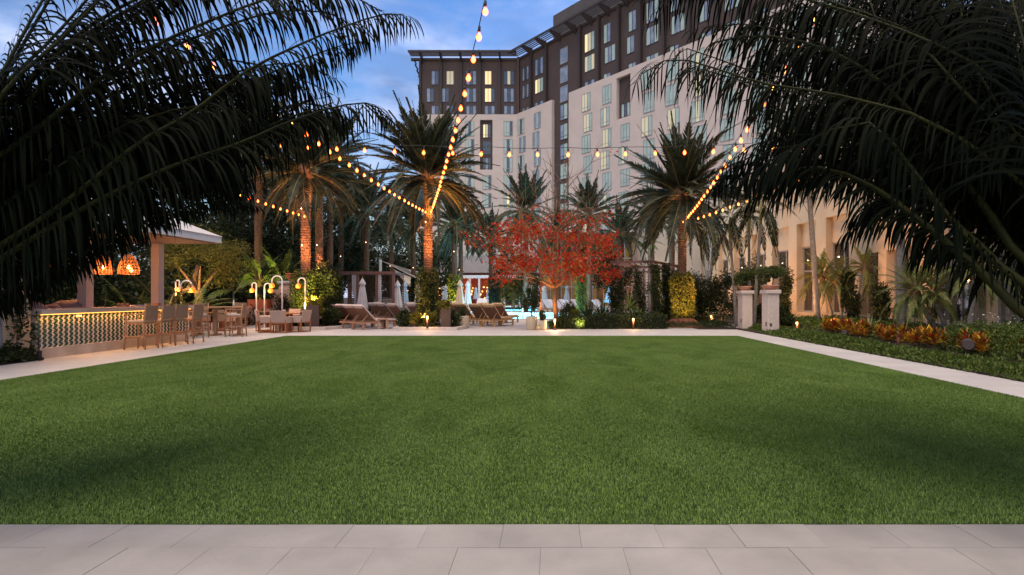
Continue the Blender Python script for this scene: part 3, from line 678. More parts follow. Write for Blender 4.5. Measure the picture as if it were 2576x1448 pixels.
# pendants
rat = mat('rattan_shade', (.42, .16, .06), .8, (.28, .10, .04), 40, .5, 90, emit=(1, .25, .05), es=.18)
for i, (px, py, Y, lb_) in enumerate(((324, 672, 16.2, 'largest rattan pendant with two glowing bulbs nearest the column'), (260.6, 672, 15.9, 'middle rattan pendant glowing orange under the pavilion'), (147.5, 656, 15.6, 'leftmost rattan pendant half hidden by the palm leaves'))):
    p = P(px, py, Y); t = thing('pendant_lamp', lb_, 'pendant lamp', (p.x, p.y, p.z)); t['group'] = 'rattan pendants under the pavilion'
    m = MB(); R0 = .26 if i == 0 else .22
    for k in range(16):
        a = 2 * PI * k / 16; m.tube([(R0 * f_ * math.cos(a), R0 * f_ * math.sin(a), z) for f_, z in ((.25, .34), (.55, .25), (.85, .08), (1, -.08), (.95, -.2))], .010, 4)
    for f_, z in ((1, -.08), (.95, -.2), (.85, .08), (.92, 0), (.98, -.14), (.7, .17), (.5, .27), (.25, .34)):
        m.tube([(R0 * f_ * math.cos(2 * PI * j / 18), R0 * f_ * math.sin(2 * PI * j / 18), z) for j in range(19)], .010, 4, cap=False)
    obj('shade', m, rat, t)
    for q in ((0, 0), (.09, -.03)) if i == 0 else ((0, 0),):
        obj('bulb', MB().lathe([(.01, -.05), (.035, -.03), (.045, 0), (.03, .04), (.015, .07)], (q[0], q[1], -.02 - abs(q[0])), 10), glow('pendant_bulb', (1, .50, .16), 7), t, True)
    obj('cable', MB().tube([(0, 0, .34), (0, 0, 3.0 - p.z)], .008, 5), blackm, t)
    lamp(t, (0, 0, -.08), 22, (1, .42, .14), .05)
# ================================================================ palms
def local_frond(name, L_, droop, n, leafL, w, m, lift=.25, g=.5, stem=.12, fwd=1.0):
    k = np.linspace(0, 1, 7); path = np.c_[L_ * (k - droop * .22 * k ** 2.2), np.zeros(7), -L_ * droop * k ** 2.1]
    st, pts = leaflet_strips(path, n, leafL, w, g=g, fwd=fwd, lift=lift, t0=stem, seg=2, jit=.16, tipf=.45)
    me = strips_mesh(name, st, m)
    # rachis merged into the frond
    mb = MB().tube([tuple(p) for p in pts[::max(1, len(pts) // 9)]], [.028 * (1 - .8 * i / 9) for i in range(len(pts[::max(1, len(pts) // 9)]))], 4)
    bm_v = [tuple(v.co) for v in me.vertices]; f = [tuple(p.vertices) for p in me.polygons]; b0 = len(f)
    a = MB(); a.add(bm_v, f); a.add(mb.v, mb.f); out = a.mesh(name, m); out.materials.append(rachd)
    for p in out.polygons[b0:]: p.material_index = 1
    bpy.data.meshes.remove(me); return out
random.seed(3)
FR = [local_frond('frond', 3.1, d, 88, .54, .050, LF['date'], lift=.32, g=.18, fwd=.9) for d in (.05, .18, .34, .58)]
FRd = local_frond('frond', 2.4, .9, 34, .36, .03, LF['dead'], lift=.0, g=1.2)
FRs = [local_frond('frond', 3.1, d, 48, .56, .080, LF['date'], lift=.32, g=.22, fwd=.9) for d in (.08, .26, .52)]       # lighter fronds for far palms
FRr = [local_frond('frond', 1.15, d, 52, .27, .018, LF['roeb'], lift=.1, g=.5) for d in (.3, .6, .9)]
FRk = [local_frond('frond', 2.2, d, 46, .55, .045, LF['dkp'], lift=.1, g=1.0) for d in (.35, .7, 1.0)]
FRg = [local_frond('frond', 1.9, d, 30, .45, .05, LF['bright'], lift=.15, g=1.0) for d in (.3, .6)]
def crown(root, z, n, frs, sc, lo=-28, hi=82, dead=0, x=0, y=0):
    for i in range(n):
        e = lo + (hi - lo) * (i + .5) / n + random.uniform(-7, 7); az = i * 2.39996 + random.uniform(-.25, .25)
        k = min(len(frs) - 1, max(0, int((1 - (e - lo) / (hi - lo)) * len(frs))))
        if random.random() < .3: k = random.randrange(len(frs))
        link('frond', frs[k], root, (x + .10 * math.cos(az), y + .10 * math.sin(az), z + .25 * (e - lo) / (hi - lo)), (random.uniform(-.35, .35), -R(e), az), sc * random.uniform(.86, 1.1))
    for i in range(dead):
        az = random.uniform(0, 6.28); link('dry_frond', FRd, root, (x + .12 * math.cos(az), y + .12 * math.sin(az), z - .1), (0, R(random.uniform(35, 70)), az), sc * random.uniform(.6, .9))
def boot_trunk(root, h, r=.21, lean=0, z0=0):
    n = int(h / .1)
    m = MB().tube([(lean * (k / 8) ** 2, 0, z0 + (h - z0) * k / 8) for k in range(9)], [r * .86 + .02 * (k == 0) for k in range(9)], 14)
    obj('trunk', m, barkd, root, True)
    m = MB(); per = 8; row = .115; kk = 0; z = z0
    while z < h - .05:
        f_ = z / h; lx = lean * f_ * f_
        for j in range(per):
            a = 2 * PI * (j + .5 * (kk % 2)) / per + kk * .07; c_, s_ = math.cos(a), math.sin(a); u = Vector((c_, s_, 0)); t = Vector((-s_, c_, 0)); o = Vector((lx, 0, z + random.uniform(-.012, .012)))
            w = r * .40 * random.uniform(.85, 1.1); pr = r * random.uniform(.14, .26) * (1.7 if z > h - .9 else 1)
            m.add([o + u * r * .80 - t * w * .5, o + u * r * .80 + t * w * .5, o + u * (r * .84 + pr) + t * w + Vector((0, 0, row * .85)), o + u * (r * .84 + pr) - t * w + Vector((0, 0, row * .85)), o + u * r * .78 - t * w + Vector((0, 0, row * 1.25)), o + u * r * .78 + t * w + Vector((0, 0, row * 1.25))],
                  [(0, 1, 2, 3), (3, 2, 5, 4), (0, 3, 4), (1, 5, 2)])
        z += row; kk += 1
    q = obj('leaf_scars', m, barkb, root); q['kind'] = 'stuff'
def date_palm(label, px, Y, zc, sc, n=46, r=.2, dead=2, lean=0, far=False, lights=0, grp=None, z0=0):
    x = (px - CX) * Y / F; t = thing('date_palm', label, 'palm tree', (x, Y, 0)); 
    if grp: t['group'] = grp
    if far: 
        obj('trunk', MB().tube([(lean * (k / 12) ** 2, 0, zc * k / 12) for k in range(13)], [r * (1.0 + .12 * (k % 2)) for k in range(13)], 10), barkd, t, True)
        crown(t, zc, n, FRs, sc, dead=dead, x=lean)
    else:
        boot_trunk(t, zc, r, lean, z0); obj('crown_base', MB().lathe([(r * .9, -.5), (r * 1.45, -.1), (r * 1.25, .3), (r * .4, .7)], (lean, 0, zc), 12), barkb, t, True); crown(t, zc, n, FR, sc, dead=dead, x=lean)
    for i in range(lights):
        z = 1.2 + (zc - 2) * (i + .5) / lights; q = MB().lathe([(.006, -.03), (.026, 0), (.006, .03)], (lean * (z / zc) ** 2 + random.uniform(-.5, .5) * r, -r * 1.25, z), 8)
        obj('fairy_light', q, glow('fairy_light', (1, .62, .36), 7), t)
    return t
pA = date_palm('date palm with orange-lit trunk rising from the ivy left of the dining chairs', 769, 26, 7.0, 1.05, 58, .21, 3, lights=3)
pB = date_palm('slimmer date palm close behind the orange-lit one by the ivy planter', 803, 31, 7.9, 1.05, 52, .2, 3, lights=3)
pC = date_palm('date palm wrapped by string lights at centre, ivy column at its foot', 1077, 26, 6.75, 1.2, 74, .2, 5, lights=2)
pD = date_palm('date palm right of the red tree rising from a golden ivy mound', 1716, 26.5, 6.0, 1.15, 78, .2, 4)
far = [
 (922, 42, 7.5, .95, 'date palm with ivy column behind the large closed white umbrella', 2, 0),
 (1040, 48, 7.1, .95, 'pale fan-shaped date palm left of the light-wrapped palm', 1, 0),
 (1143, 42, 6.6, .90, 'date palm with green-lit ivy sleeve by the tan umbrellas', 2, 0),
 (1159, 52, 7.1, .90, 'dark thin date palm just behind the green-lit one', 1, .0),
 (1235, 54, 6.6, .95, 'low date palm left behind the red tree', 0, 0),
 (1323, 47, 8.3, 1.0, 'tall date palm directly behind the left half of the red tree', 0, 0),
 (1405, 58, 7.6, .9, 'date palm hidden behind the bare twigs of the red tree', 0, 0),
 (1482, 47, 8.0, .95, 'date palm behind the right half of the red tree', 0, 0),
 (1560, 52, 6.9, .9, 'date palm between the red tree and the tall right palm', 0, 0),
 (1640, 44, 7.4, .8, 'date palm above the corner of the brown trellis', 0, 0),
 (690, 40, 8.4, 1.05, 'shaded date palm left of the orange-lit trunk', 1, 0),
 (735, 52, 9.5, 1.05, 'dim date palm between two nearer trunks on the left', 0, 0),
 (858, 45, 8.6, 1.0, 'date palm between the paired orange trunks and the pool umbrella', 1, 0),
 (880, 56, 9.0, 1.0, 'dim rear date palm over the cabana', 1, 0),
 (610, 44, 8.8, 1.1, 'dark date palm over the feathery olive tree', 0, 0),
 (985, 58, 8.4, 1.0, 'dim rear date palm over the shade sail post', 1, 0),
 (650, 30, 9.2, 1.1, 'dark tall date palm at the left behind the lamps', 0, 0),
 (560, 36, 9.6, 1.15, 'dark date palm high over the pavilion roof', 0, 0),
 (830, 38, 10.4, 1.05, 'tall date palm whose feathery top shows over the paired trunks', 0, 0),
 (1690, 38, 7.4, .8, 'dark date palm just left of the tall right palm', 0, 0)]
for px, Y, zc, sc, lb_, nl, ln in far: date_palm(lb_, px, Y, zc, sc * 1.2, 42, .19, 2 if Y < 50 else 1, ln, True, nl, 'date palms round the pool')
# slender palms before the ballroom wall
def slim_palm(label, pb, pt, Y, r, frs, n, sc, cs=True, lo=-50):
    a = P(pb[0], pb[1], Y); b = P(pt[0], pt[1], Y); t = thing('palm_tree', label, 'palm tree', (a.x, Y, 0)); t['group'] = 'slender palms by the ballroom wall'
    dx = b.x - a.x
    obj('trunk', MB().tube([(dx * (k / 10) ** 1.2, 0, b.z * k / 10) for k in range(11)], [r * (1.25 if k == 0 else 1) * (1 - .35 * k / 10) for k in range(11)], 10), barkp, t, True)
    if cs: obj('crownshaft', MB().tube([(dx * .97, 0, b.z * .985), (dx, 0, b.z + .35), (dx * 1.01, 0, b.z + .9)], [r * .72, r * .8, r * .35], 10), crownsh, t, True)
    crown(t, b.z + (.8 if cs else 0), n, frs, sc, lo=lo, hi=80, x=dx)
    return t
slim_palm('slender palm leaning left above the left stone pedestal', (1852, 800), (1836, 595), 26.2, .085, FRk, 13, .85)
slim_palm('straight slender palm between the two stone pedestals', (1886, 812), (1884, 580), 27.5, .085, FRk, 13, .9)
slim_palm('slender palm directly behind the right pedestal leaning right', (1897, 826), (1914, 560), 25.4, .085, FRk, 14, .9)
slim_palm('thin dark palm at the far end of the ballroom wall', (1782, 790), (1793, 612), 34, .09, FRk, 13, .95)
slim_palm('dark palm right of the tall lit palm above the trellis', (1772, 780), (1762, 606), 37, .09, FRk, 13, 1.0)
slim_palm('small bright-leaved palm over the trellis roof', (1631, 760), (1631, 615), 33, .06, FRg, 12, .55, False)
slim_palm('thick pale royal palm trunk in the flower bed', (2268, 850.7), (2262, 360), 19.3, .155, FRk, 14, 1.1)
slim_palm('pale royal palm trunk farther along the flower bed', (2057, 815), (2030, 420), 25.5, .14, FRk, 14, 1.1)
slim_palm('palm at the back of the croton bed by the large windows', (2400, 850), (2390, 430), 17.5, .10, FRk, 16, 1.1)
slim_palm('rearmost palm at the right edge of the flower bed', (2540, 850), (2520, 420), 16.5, .10, FRk, 16, 1.1)
def pygmy(label, base, top, r, n, sc):
    a = G(*base); b = P(top[0], top[1], a.y); t = thing('pygmy_date_palm', label, 'small palm', (a.x, a.y, 0)); t['group'] = 'pygmy date palms in the flower bed'
    dx = b.x - a.x; obj('trunk', MB().tube([(dx * (k / 8) ** .9, 0, b.z * k / 8) for k in range(9)], [r * (1 + .12 * (k % 2)) for k in range(9)], 9), barkp, t, True)
    obj('crown_base', MB().lathe([(r, -.22), (r * 2.0, -.06), (r * 1.6, .06), (.01, .14)], (dx, 0, b.z), 10), barkb, t, True)
    crown(t, b.z, n, FRr, sc, lo=-30, hi=80, x=dx)
pygmy('left pygmy palm with broad soft crown beside the right pedestal', (2103, 822), (2068, 700), .065, 38, 1.15)
pygmy('second pygmy palm with short leaning trunk beside it', (2123, 824), (2106, 708), .06, 32, .95)
pygmy('pygmy palm with rough knobbly trunk in front of the amber window', (2149, 826), (2176, 680), .075, 30, 1.0)
pygmy('strongly leaning pygmy palm behind the croton leaves', (2379, 862), (2303, 742), .075, 38, .95)
pygmy('short pygmy palm beside the strongly leaning one', (2396, 864), (2350, 745), .07, 34, .85)
pygmy('rightmost pygmy palm with speckled trunk by the curtained window', (2434, 868), (2452, 690), .085, 34, .95)

# ================================================================ dark arching palms close to the viewer
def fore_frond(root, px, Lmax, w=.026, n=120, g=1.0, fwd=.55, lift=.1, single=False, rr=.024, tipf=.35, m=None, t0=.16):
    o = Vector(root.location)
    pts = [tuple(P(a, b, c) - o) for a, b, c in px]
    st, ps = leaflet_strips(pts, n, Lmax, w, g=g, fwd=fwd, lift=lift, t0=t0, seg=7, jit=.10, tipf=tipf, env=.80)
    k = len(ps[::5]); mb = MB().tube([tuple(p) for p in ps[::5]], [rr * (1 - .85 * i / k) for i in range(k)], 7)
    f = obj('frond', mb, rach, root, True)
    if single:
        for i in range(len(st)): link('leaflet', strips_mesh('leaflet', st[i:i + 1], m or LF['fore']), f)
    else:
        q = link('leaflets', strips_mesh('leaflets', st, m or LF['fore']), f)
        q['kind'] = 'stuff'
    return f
def dep(pts, y0, y1):
    n = len(pts) - 1; return [(a, b, y0 + (y1 - y0) * i / n) for i, (a, b) in enumerate(pts)]
struct('palm_bed_soil', MB().lathe([(.62, -.01), (.6, .03), (.01, .09)], (-4.15, 3.0, 0), 24).lathe([(.62, -.01), (.6, .03), (.01, .09)], (4.3, 2.9, 0), 24), soil)
lp = thing('arching_palm', 'large dark palm whose arching fronds fill the upper left', 'palm tree', (-4.15, 3.0, 0))
for i in range(7): obj('stem', MB().tube([(.28 * math.cos(i), .28 * math.sin(i * 2.1), -.02), (.2 * math.cos(i), .2 * math.sin(i * 2.1), .55), (.06 * math.cos(i), .05, 1.0)], [.05, .042, .035], 8), rach, lp, True)
B0 = (-500, 1000); 
FL = [  # polyline, near depth, far depth, leaflet length, width, count, gravity, single
 ([B0, (-240, 850), (0, 742), (155, 668), (310, 583), (440, 530), (560, 505), (650, 520)], 2.5, 4.1, .42, .026, 125, 1.5, True),
 ([B0, (-200, 640), (0, 247), (80, 165), (157, 97), (240, 10), (330, -70), (430, -130)], 2.5, 3.4, .50, .026, 120, .7, False),
 ([B0, (-150, 720), (150, 520), (350, 360), (480, 285), (620, 180), (760, 110), (880, 62), (980, 34), (1040, 46)], 2.5, 4.5, .52, .028, 140, 2.2, True),
 ([B0, (-100, 720), (200, 530), (430, 420), (600, 362), (720, 310), (850, 268), (935, 262), (985, 300)], 2.5, 4.5, .50, .026, 135, 2.2, False),
 ([B0, (-200, 560), (100, 320), (250, 200), (400, 110), (560, 40), (700, -10), (850, -20), (960, 30)], 2.6, 4.3, .55, .028, 130, 1.6, False),
 ([B0, (-200, 520), (60, 270), (180, 130), (330, 20), (480, -80)], 2.6, 3.8, .5, .028, 110, .8, False),
 ([B0, (-150, 640), (120, 440), (300, 330), (450, 275), (580, 270), (680, 310)], 2.6, 4.0, .5, .030, 125, 1.5, False),
 ([B0, (-200, 820), (0, 690), (100, 630), (250, 545), (380, 480), (490, 455), (590, 480)], 2.6, 3.9, .42, .026, 115, 1.4, False),
 ([B0, (-150, 700), (80, 500), (250, 425), (400, 400), (520, 430), (610, 500)], 2.7, 4.2, .46, .028, 115, 1.5, False),
 ([B0, (-180, 600), (60, 360), (200, 290), (350, 265), (480, 290), (580, 350)], 2.7, 4.2, .5, .030, 115, 1.4, False),
 ([B0, (-180, 500), (100, 180), (260, 60), (430, -20), (600, -50), (760, -40), (840, 0)], 2.7, 4.4, .55, .028, 120, 1.8, False),
 ([B0, (-260, 600), (-60, 300), (40, 120), (120, -20), (200, -120)], 2.5, 3.3, .5, .028, 100, .7, False),
 ([B0, (-300, 760), (-120, 560), (20, 430), (150, 350), (300, 330), (420, 370)], 2.8, 4.0, .5, .030, 115, 1.4, False),
 ([B0, (-250, 700), (-40, 480), (120, 340), (300, 230), (470, 190), (620, 210), (720, 280)], 2.9, 4.5, .52, .030, 120, 1.6, False),
 ([B0, (-200, 650), (0, 420), (200, 250), (400, 170), (560, 150), (700, 180), (800, 250)], 3.0, 4.8, .52, .030, 120, 1.7, False),
 ([B0, (-250, 750), (0, 600), (180, 500), (330, 450), (470, 440), (580, 400), (700, 400)], 3.0, 4.8, .48, .030, 115, 1.6, False),
 ([B0, (-250, 800), (-50, 640), (80, 570), (220, 520), (340, 520), (430, 560)], 2.8, 3.8, .42, .028, 110, 1.5, False),
 ([B0, (-200, 860), (40, 690), (190, 610), (330, 540), (450, 500), (540, 490), (600, 530)], 3.2, 5.2, .40, .026, 120, 1.5, False),
 ([B0, (-250, 640), (-80, 400), (60, 250), (220, 150), (380, 120), (520, 140)], 3.0, 4.4, .52, .030, 115, 1.3, False),
 ([B0, (-120, 690), (220, 470), (460, 350), (640, 290), (780, 260), (880, 300)], 3.1, 5.2, .5, .028, 120, 1.9, False),
 ([B0, (-120, 640), (200, 400), (420, 250), (600, 180), (740, 160), (850, 200)], 3.2, 5.2, .52, .028, 120, 1.7, False),
]
for i, (pts, y0, y1, Lm, w, n, g, sg) in enumerate(FL):
    k = .50 if i == 0 else .62 if i in (7, 16) else .62 if i in (8, 15, 12) else .92
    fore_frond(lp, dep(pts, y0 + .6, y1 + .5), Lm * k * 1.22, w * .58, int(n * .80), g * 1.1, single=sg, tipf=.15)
    if i in (0, 7, 8, 15, 16, 17): continue
    for q in range(2 if i in (1, 5) else 1):
        jx, jy = random.uniform(-60, 60), random.uniform(-55, 70)
        p2 = [pts[0]] + [(x_ + jx * (j + 1) / len(pts), y_ + jy * (j + 1) / len(pts)) for j, (x_, y_) in enumerate(pts[1:])]
        if i in (2, 3): p2 = p2[:-2]
        fore_frond(lp, dep(p2, y0 + .9 + .3 * q, y1 + .7 + .4 * q), Lm * k * 1.2, w * .58, int(n * .70), g * 1.0, tipf=.2)
rp = thing('arching_palm', 'large dark palm with thick olive rachises filling the upper right', 'palm tree', (4.3, 2.9, 0))
for i in range(7): obj('stem', MB().tube([(.28 * math.cos(i), .28 * math.sin(i * 2.1), -.02), (.2 * math.cos(i), .2 * math.sin(i * 2.1), .45), (.06 * math.cos(i), .05, .8)], [.05, .042, .035], 8), rach, rp, True)
B1 = (3480, 1250)
FRt = [
 ([B1, (2850, 960), (2576, 790), (2464, 680), (2312, 555), (2210, 480), (2100, 430), (2000, 425), (1930, 460)], 2.1, 3.9, .52, .030, 125, 1.25, True, .036),
 ([B1, (2900, 900), (2576, 715), (2480, 630), (2380, 540), (2280, 430), (2200, 320), (2150, 210)], 2.2, 3.9, .5, .030, 115, 1.0, False, .03),
 ([B1, (2850, 860), (2576, 655), (2500, 550), (2400, 420), (2300, 290), (2180, 180), (2050, 115), (1900, 90), (1790, 110)], 2.3, 4.4, .5, .028, 130, 1.6, False, .028),
 ([B1, (2800, 650), (2400, 340), (2200, 262), (2050, 230), (1917, 210), (1784, 168), (1710, 150), (1640, 165), (1595, 215)], 2.4, 4.7, .50, .026, 140, 2.0, True, .024),
 ([B1, (2800, 520), (2500, 200), (2300, 90), (2100, 20), (1950, -20), (1800, -40), (1700, -20), (1640, 40)], 2.5, 4.8, .55, .028, 135, 2.0, False, .024),
 ([B1, (2760, 620), (2640, 380), (2575, 110), (2545, 0), (2510, -120)], 2.2, 3.2, .55, .028, 110, .6, False, .026),
 ([B1, (2850, 760), (2600, 540), (2420, 430), (2250, 385), (2080, 365), (1950, 375), (1850, 415), (1790, 480)], 2.6, 4.8, .5, .028, 130, 1.7, False, .024),
 ([B1, (2850, 780), (2600, 520), (2450, 380), (2330, 260), (2250, 160), (2200, 40), (2170, -60)], 2.7, 4.2, .52, .030, 115, 1.0, False, .024),
 ([B1, (2850, 800), (2600, 500), (2500, 300), (2440, 130), (2400, -60)], 2.6, 3.8, .52, .030, 110, .8, False, .024),
 ([B1, (2850, 820), (2600, 570), (2450, 480), (2300, 425), (2150, 415), (2020, 445), (1930, 510)], 2.8, 4.8, .48, .028, 125, 1.6, False, .024),
 ([B1, (2850, 860), (2600, 640), (2470, 570), (2330, 535), (2210, 545), (2120, 590)], 2.8, 4.2, .45, .028, 115, 1.5, False, .024),
 ([B1, (2900, 820), (2640, 560), (2480, 430), (2330, 330), (2180, 280), (2040, 280), (1930, 320)], 2.9, 4.7, .52, .030, 125, 1.6, False, .024),
 ([B1, (2900, 760), (2640, 460), (2480, 300), (2320, 190), (2150, 130), (2000, 130), (1880, 170)], 2.9, 4.9, .52, .030, 125, 1.7, False, .024),
 ([B1, (2900, 700), (2680, 420), (2560, 220), (2440, 80), (2300, -20), (2150, -60)], 2.8, 4.3, .55, .030, 120, 1.3, False, .024),
 ([B1, (2900, 760), (2700, 540), (2600, 400), (2480, 290), (2350, 240), (2220, 260)], 3.1, 4.6, .52, .030, 115, 1.5, False, .024),
 ([B1, (2900, 720), (2700, 430), (2620, 240), (2570, 60), (2560, -80)], 2.8, 3.8, .52, .030, 105, .9, False, .024),
 ([B1, (2900, 840), (2680, 620), (2540, 500), (2400, 460), (2270, 480), (2170, 540)], 3.2, 4.6, .5, .030, 115, 1.5, False, .024),
 ([B1, (2900, 700), (2600, 330), (2450, 180), (2280, 80), (2110, 50), (1980, 80), (1880, 150)], 3.2, 5.2, .55, .030, 125, 1.7, False, .024),
 ([B1, (2900, 780), (2640, 500), (2450, 360), (2280, 300), (2120, 300), (2000, 340), (1900, 420)], 3.3, 5.4, .52, .030, 125, 1.7, False, .024),
 ([B1, (2900, 880), (2700, 700), (2576, 620), (2480, 590), (2380, 600), (2300, 640)], 2.7, 3.8, .42, .028, 105, 1.4, False, .024),
 ([B1, (2900, 660), (2640, 300), (2520, 120), (2400, 0), (2280, -60)], 3.3, 4.6, .55, .032, 120, 1.2, False, .024),
 ([B1, (2900, 720), (2620, 420), (2400, 230), (2200, 150), (2020, 170), (1900, 250)], 3.6, 5.8, .55, .032, 125, 1.6, False, .024),
]
for i, (pts, y0, y1, Lm, w, n, g, sg, rr) in enumerate(FRt):
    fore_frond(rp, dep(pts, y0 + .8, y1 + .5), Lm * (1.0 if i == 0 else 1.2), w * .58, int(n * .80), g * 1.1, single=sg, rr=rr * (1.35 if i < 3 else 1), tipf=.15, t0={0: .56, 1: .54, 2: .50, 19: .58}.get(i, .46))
    if i in (0, 1, 10, 19): continue
    for q in range(2):
        jx, jy = random.uniform(-70, 70), random.uniform(-70, 50)
        p2 = [pts[0]] + [(x_ + jx * (j + 1) / len(pts), y_ + jy * (j + 1) / len(pts)) for j, (x_, y_) in enumerate(pts[1:])]
        if i == 3: p2 = p2[:-2]
        fore_frond(rp, dep(p2, y0 + 1.1 + .3 * q, y1 + .7 + .4 * q), Lm * 1.2, w * .58, int(n * .70), g * 1.0, tipf=.2, t0=.46)

# deeper layers of the same two clumps, farther from the viewer
for root, n_, base, xr, yr, dr in ((rp, 17, B1, (1860, 2560), (20, 440), (4.0, 7.2)), (lp, 6, B0, (60, 560), (200, 420), (4.0, 6.4))):
    for i in range(n_):
        ex, ey = random.uniform(*xr), random.uniform(*yr); y1 = random.uniform(*dr); s = 1 if root is rp else -1
        mx_, my_ = ex + s * random.uniform(180, 330), ey - random.uniform(-30, 90); fx, fy = ex + s * random.uniform(420, 700), ey + random.uniform(60, 330)
        fore_frond(root, dep([base, (fx, fy), (mx_, my_), ((ex + mx_) / 2, (ey + my_) / 2 - 25), (ex, ey), (ex - s * 90, ey + 60)], 3.2, y1), .62, .026, 95, 1.9, tipf=.2, t0=.5 if s > 0 else .4)
# ================================================================ red tree
def grow_tree(name, label, cat, loc, trunk, limbs, bark, depth=3, seed=1, twig=.35, r0=.11):
    """returns root and twig end points"""
    rnd = random.Random(seed); t = thing(name, label, cat, loc); m = MB(); ends = []
    obj('trunk', MB().tube(trunk, [r0 * f for f in np.linspace(1.25, .8, len(trunk))], 12), bark, t, True)
    def branch(p, d, L_, r, k):
        pts = [p]; dd = d.copy(); n = 4
        for i in range(n):
            dd = (dd + Vector((rnd.gauss(0, .16), rnd.gauss(0, .16), rnd.gauss(.03, .12)))).normalized(); pts.append(pts[-1] + dd * L_ / n)
        m.tube(pts, [r * (1 - .5 * i / n) for i in range(n + 1)], 5 if k else 7)
        if k >= depth: ends.append((pts[-1], dd)); ends.append((pts[-2], dd)); return
        for i in range(3 if k < depth - 1 else 4):
            q = pts[rnd.choice((2, 3, 4, 4))]; e = (dd + Vector((rnd.gauss(0, .65), rnd.gauss(0, .65), rnd.gauss(.08, .38)))).normalized()
            branch(q, e, L_ * rnd.uniform(.55, .8), r * .55, k + 1)
    for (d, L_, r) in limbs: branch(Vector(trunk[-1]), Vector(d).normalized(), L_ * 1.08, r, 0)
    obj('branches', m, bark, t, True); return t, ends
q = G(1397.6, 826)
rt, ends = grow_tree('red_leaved_tree', 'small tree with scarlet leaves, orange-lit trunk and bare twigs on top', 'tree', (q.x, q.y, 0),
    [(0, 0, -.02), (.03, 0, .5), (-.03, 0, 1.1), (.0, 0, 1.75)],
    [((-.9, -.1, .45), 1.7, .075), ((.9, .15, .5), 1.7, .07), ((-.35, .5, .9), 1.7, .07), ((.4, -.4, 1), 1.7, .07), ((-.8, .6, .5), 1.6, .06), ((.7, .6, .45), 1.5, .06), ((-.6, -.7, .5), 1.5, .06), ((.6, -.8, .5), 1.4, .055), ((.05, .1, 1.5), 2.6, .075), ((-.4, .0, 1.2), 2.2, .06), ((.5, .0, 1.25), 2.3, .06), ((1, .1, .62), 2.0, .06)], barkt, 3, 11)
pt = []
for p, d in ends:
    # bare twig tops: few leaves high up
    dens = 0 if p.z < 2.1 else 11 if p.z < 4.3 else 4 if p.z < 5.0 else 0
    if random.random() < .18: dens = 0
    if p.x > 2.2 and p.z > 3: dens += 3
    for k in range(dens): pt.append(p + Vector((random.gauss(0, .2), random.gauss(0, .2), random.gauss(0, .13))))
obj_ = link('crown', leaf_mesh('crown', [tuple(p) for p in pt], 0.135, LF['red'], aspect=.62, up=-.5), rt); obj_['kind'] = 'stuff'
pt2 = [tuple(p + Vector((random.gauss(0, .25), random.gauss(0, .25), random.gauss(-.05, .2)))) for p, d in ends for k in range(3) if 2.1 < p.z < 4.4 and random.random() < .75]
o_ = link('green_leaves', leaf_mesh('green_leaves', pt2, .09, LF['olive'], aspect=.55), rt); o_['kind'] = 'stuff'
print('red tree', len(ends), max(p.z for p, d in ends), min(p.x for p, d in ends), max(p.x for p, d in ends))
spot(rt, (-.6, -.9, .25), (-.1, 0, 1.6), 150, (1, .42, .12), 75); spot(rt, (.7, -.5, .3), (.8, .3, 3), 150, (1, .52, .16), 85); spot(rt, (-.9, -.7, .3), (-1.3, .2, 3), 130, (1, .46, .14), 90)

# ================================================================ other trees
def leafy_tree(label, px, py, Y, r, m, n, leaf, clumps=26, trunk=True, tr=.12, cat='tree', name='tree', cl=.3, aspect=.5):
    p = P(px, py, Y); t = thing(name, label, cat, (p.x, Y, 0))
    if trunk:
        mb = MB().tube([(random.uniform(-.1, .1) * k, 0, (p.z - r[2] * .2) * k / 4) for k in range(5)], [tr * (1.3 - .12 * k) for k in range(5)], 8)
        for i in range(6):
            a = i * 1.05; mb.tube([(0, 0, p.z * .5), (r[0] * .35 * math.cos(a), r[1] * .35 * math.sin(a), p.z * .8), (r[0] * .7 * math.cos(a), r[1] * .7 * math.sin(a), p.z + r[2] * .25 * math.sin(i * 2.3))], [tr * .6, tr * .35, tr * .1], 5)
        obj('trunk', mb, barkt, t, True)
    c = link('crown', leaf_mesh('crown', blob_pts(n, (0, 0, p.z), r, .4, clumps, cl), leaf, m, aspect=aspect), t); c['kind'] = 'stuff'
    return t
t1 = leafy_tree('feathery olive-gold tree lit from below behind the bar', 500, 655, 25, (1.9, 1.6, 1.25), LF['olive'], 9000, .10, 40, cl=.34)
spot(t1, (.4, -1.9, .3), (0, 0, 3), 520, (1, .66, .24), 95)
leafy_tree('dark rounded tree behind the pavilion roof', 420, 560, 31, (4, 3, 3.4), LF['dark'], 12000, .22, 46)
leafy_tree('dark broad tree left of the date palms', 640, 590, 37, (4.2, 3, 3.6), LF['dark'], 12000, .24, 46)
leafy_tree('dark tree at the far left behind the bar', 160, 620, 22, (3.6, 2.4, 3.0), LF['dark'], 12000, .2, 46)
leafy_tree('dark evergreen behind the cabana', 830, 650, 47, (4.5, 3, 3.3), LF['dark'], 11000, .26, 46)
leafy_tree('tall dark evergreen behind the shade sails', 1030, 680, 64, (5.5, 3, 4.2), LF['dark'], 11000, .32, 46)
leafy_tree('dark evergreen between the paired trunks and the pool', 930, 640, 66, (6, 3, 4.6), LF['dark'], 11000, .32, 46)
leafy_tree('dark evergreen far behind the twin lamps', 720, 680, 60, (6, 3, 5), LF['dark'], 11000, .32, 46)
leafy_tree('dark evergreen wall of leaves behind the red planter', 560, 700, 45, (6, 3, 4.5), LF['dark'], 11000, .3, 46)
t6 = leafy_tree('brown-green ficus behind the pool left of the red tree', 1292, 700, 57, (3.0, 2.5, 2.6), LF['hedge'], 11000, .2, 36)
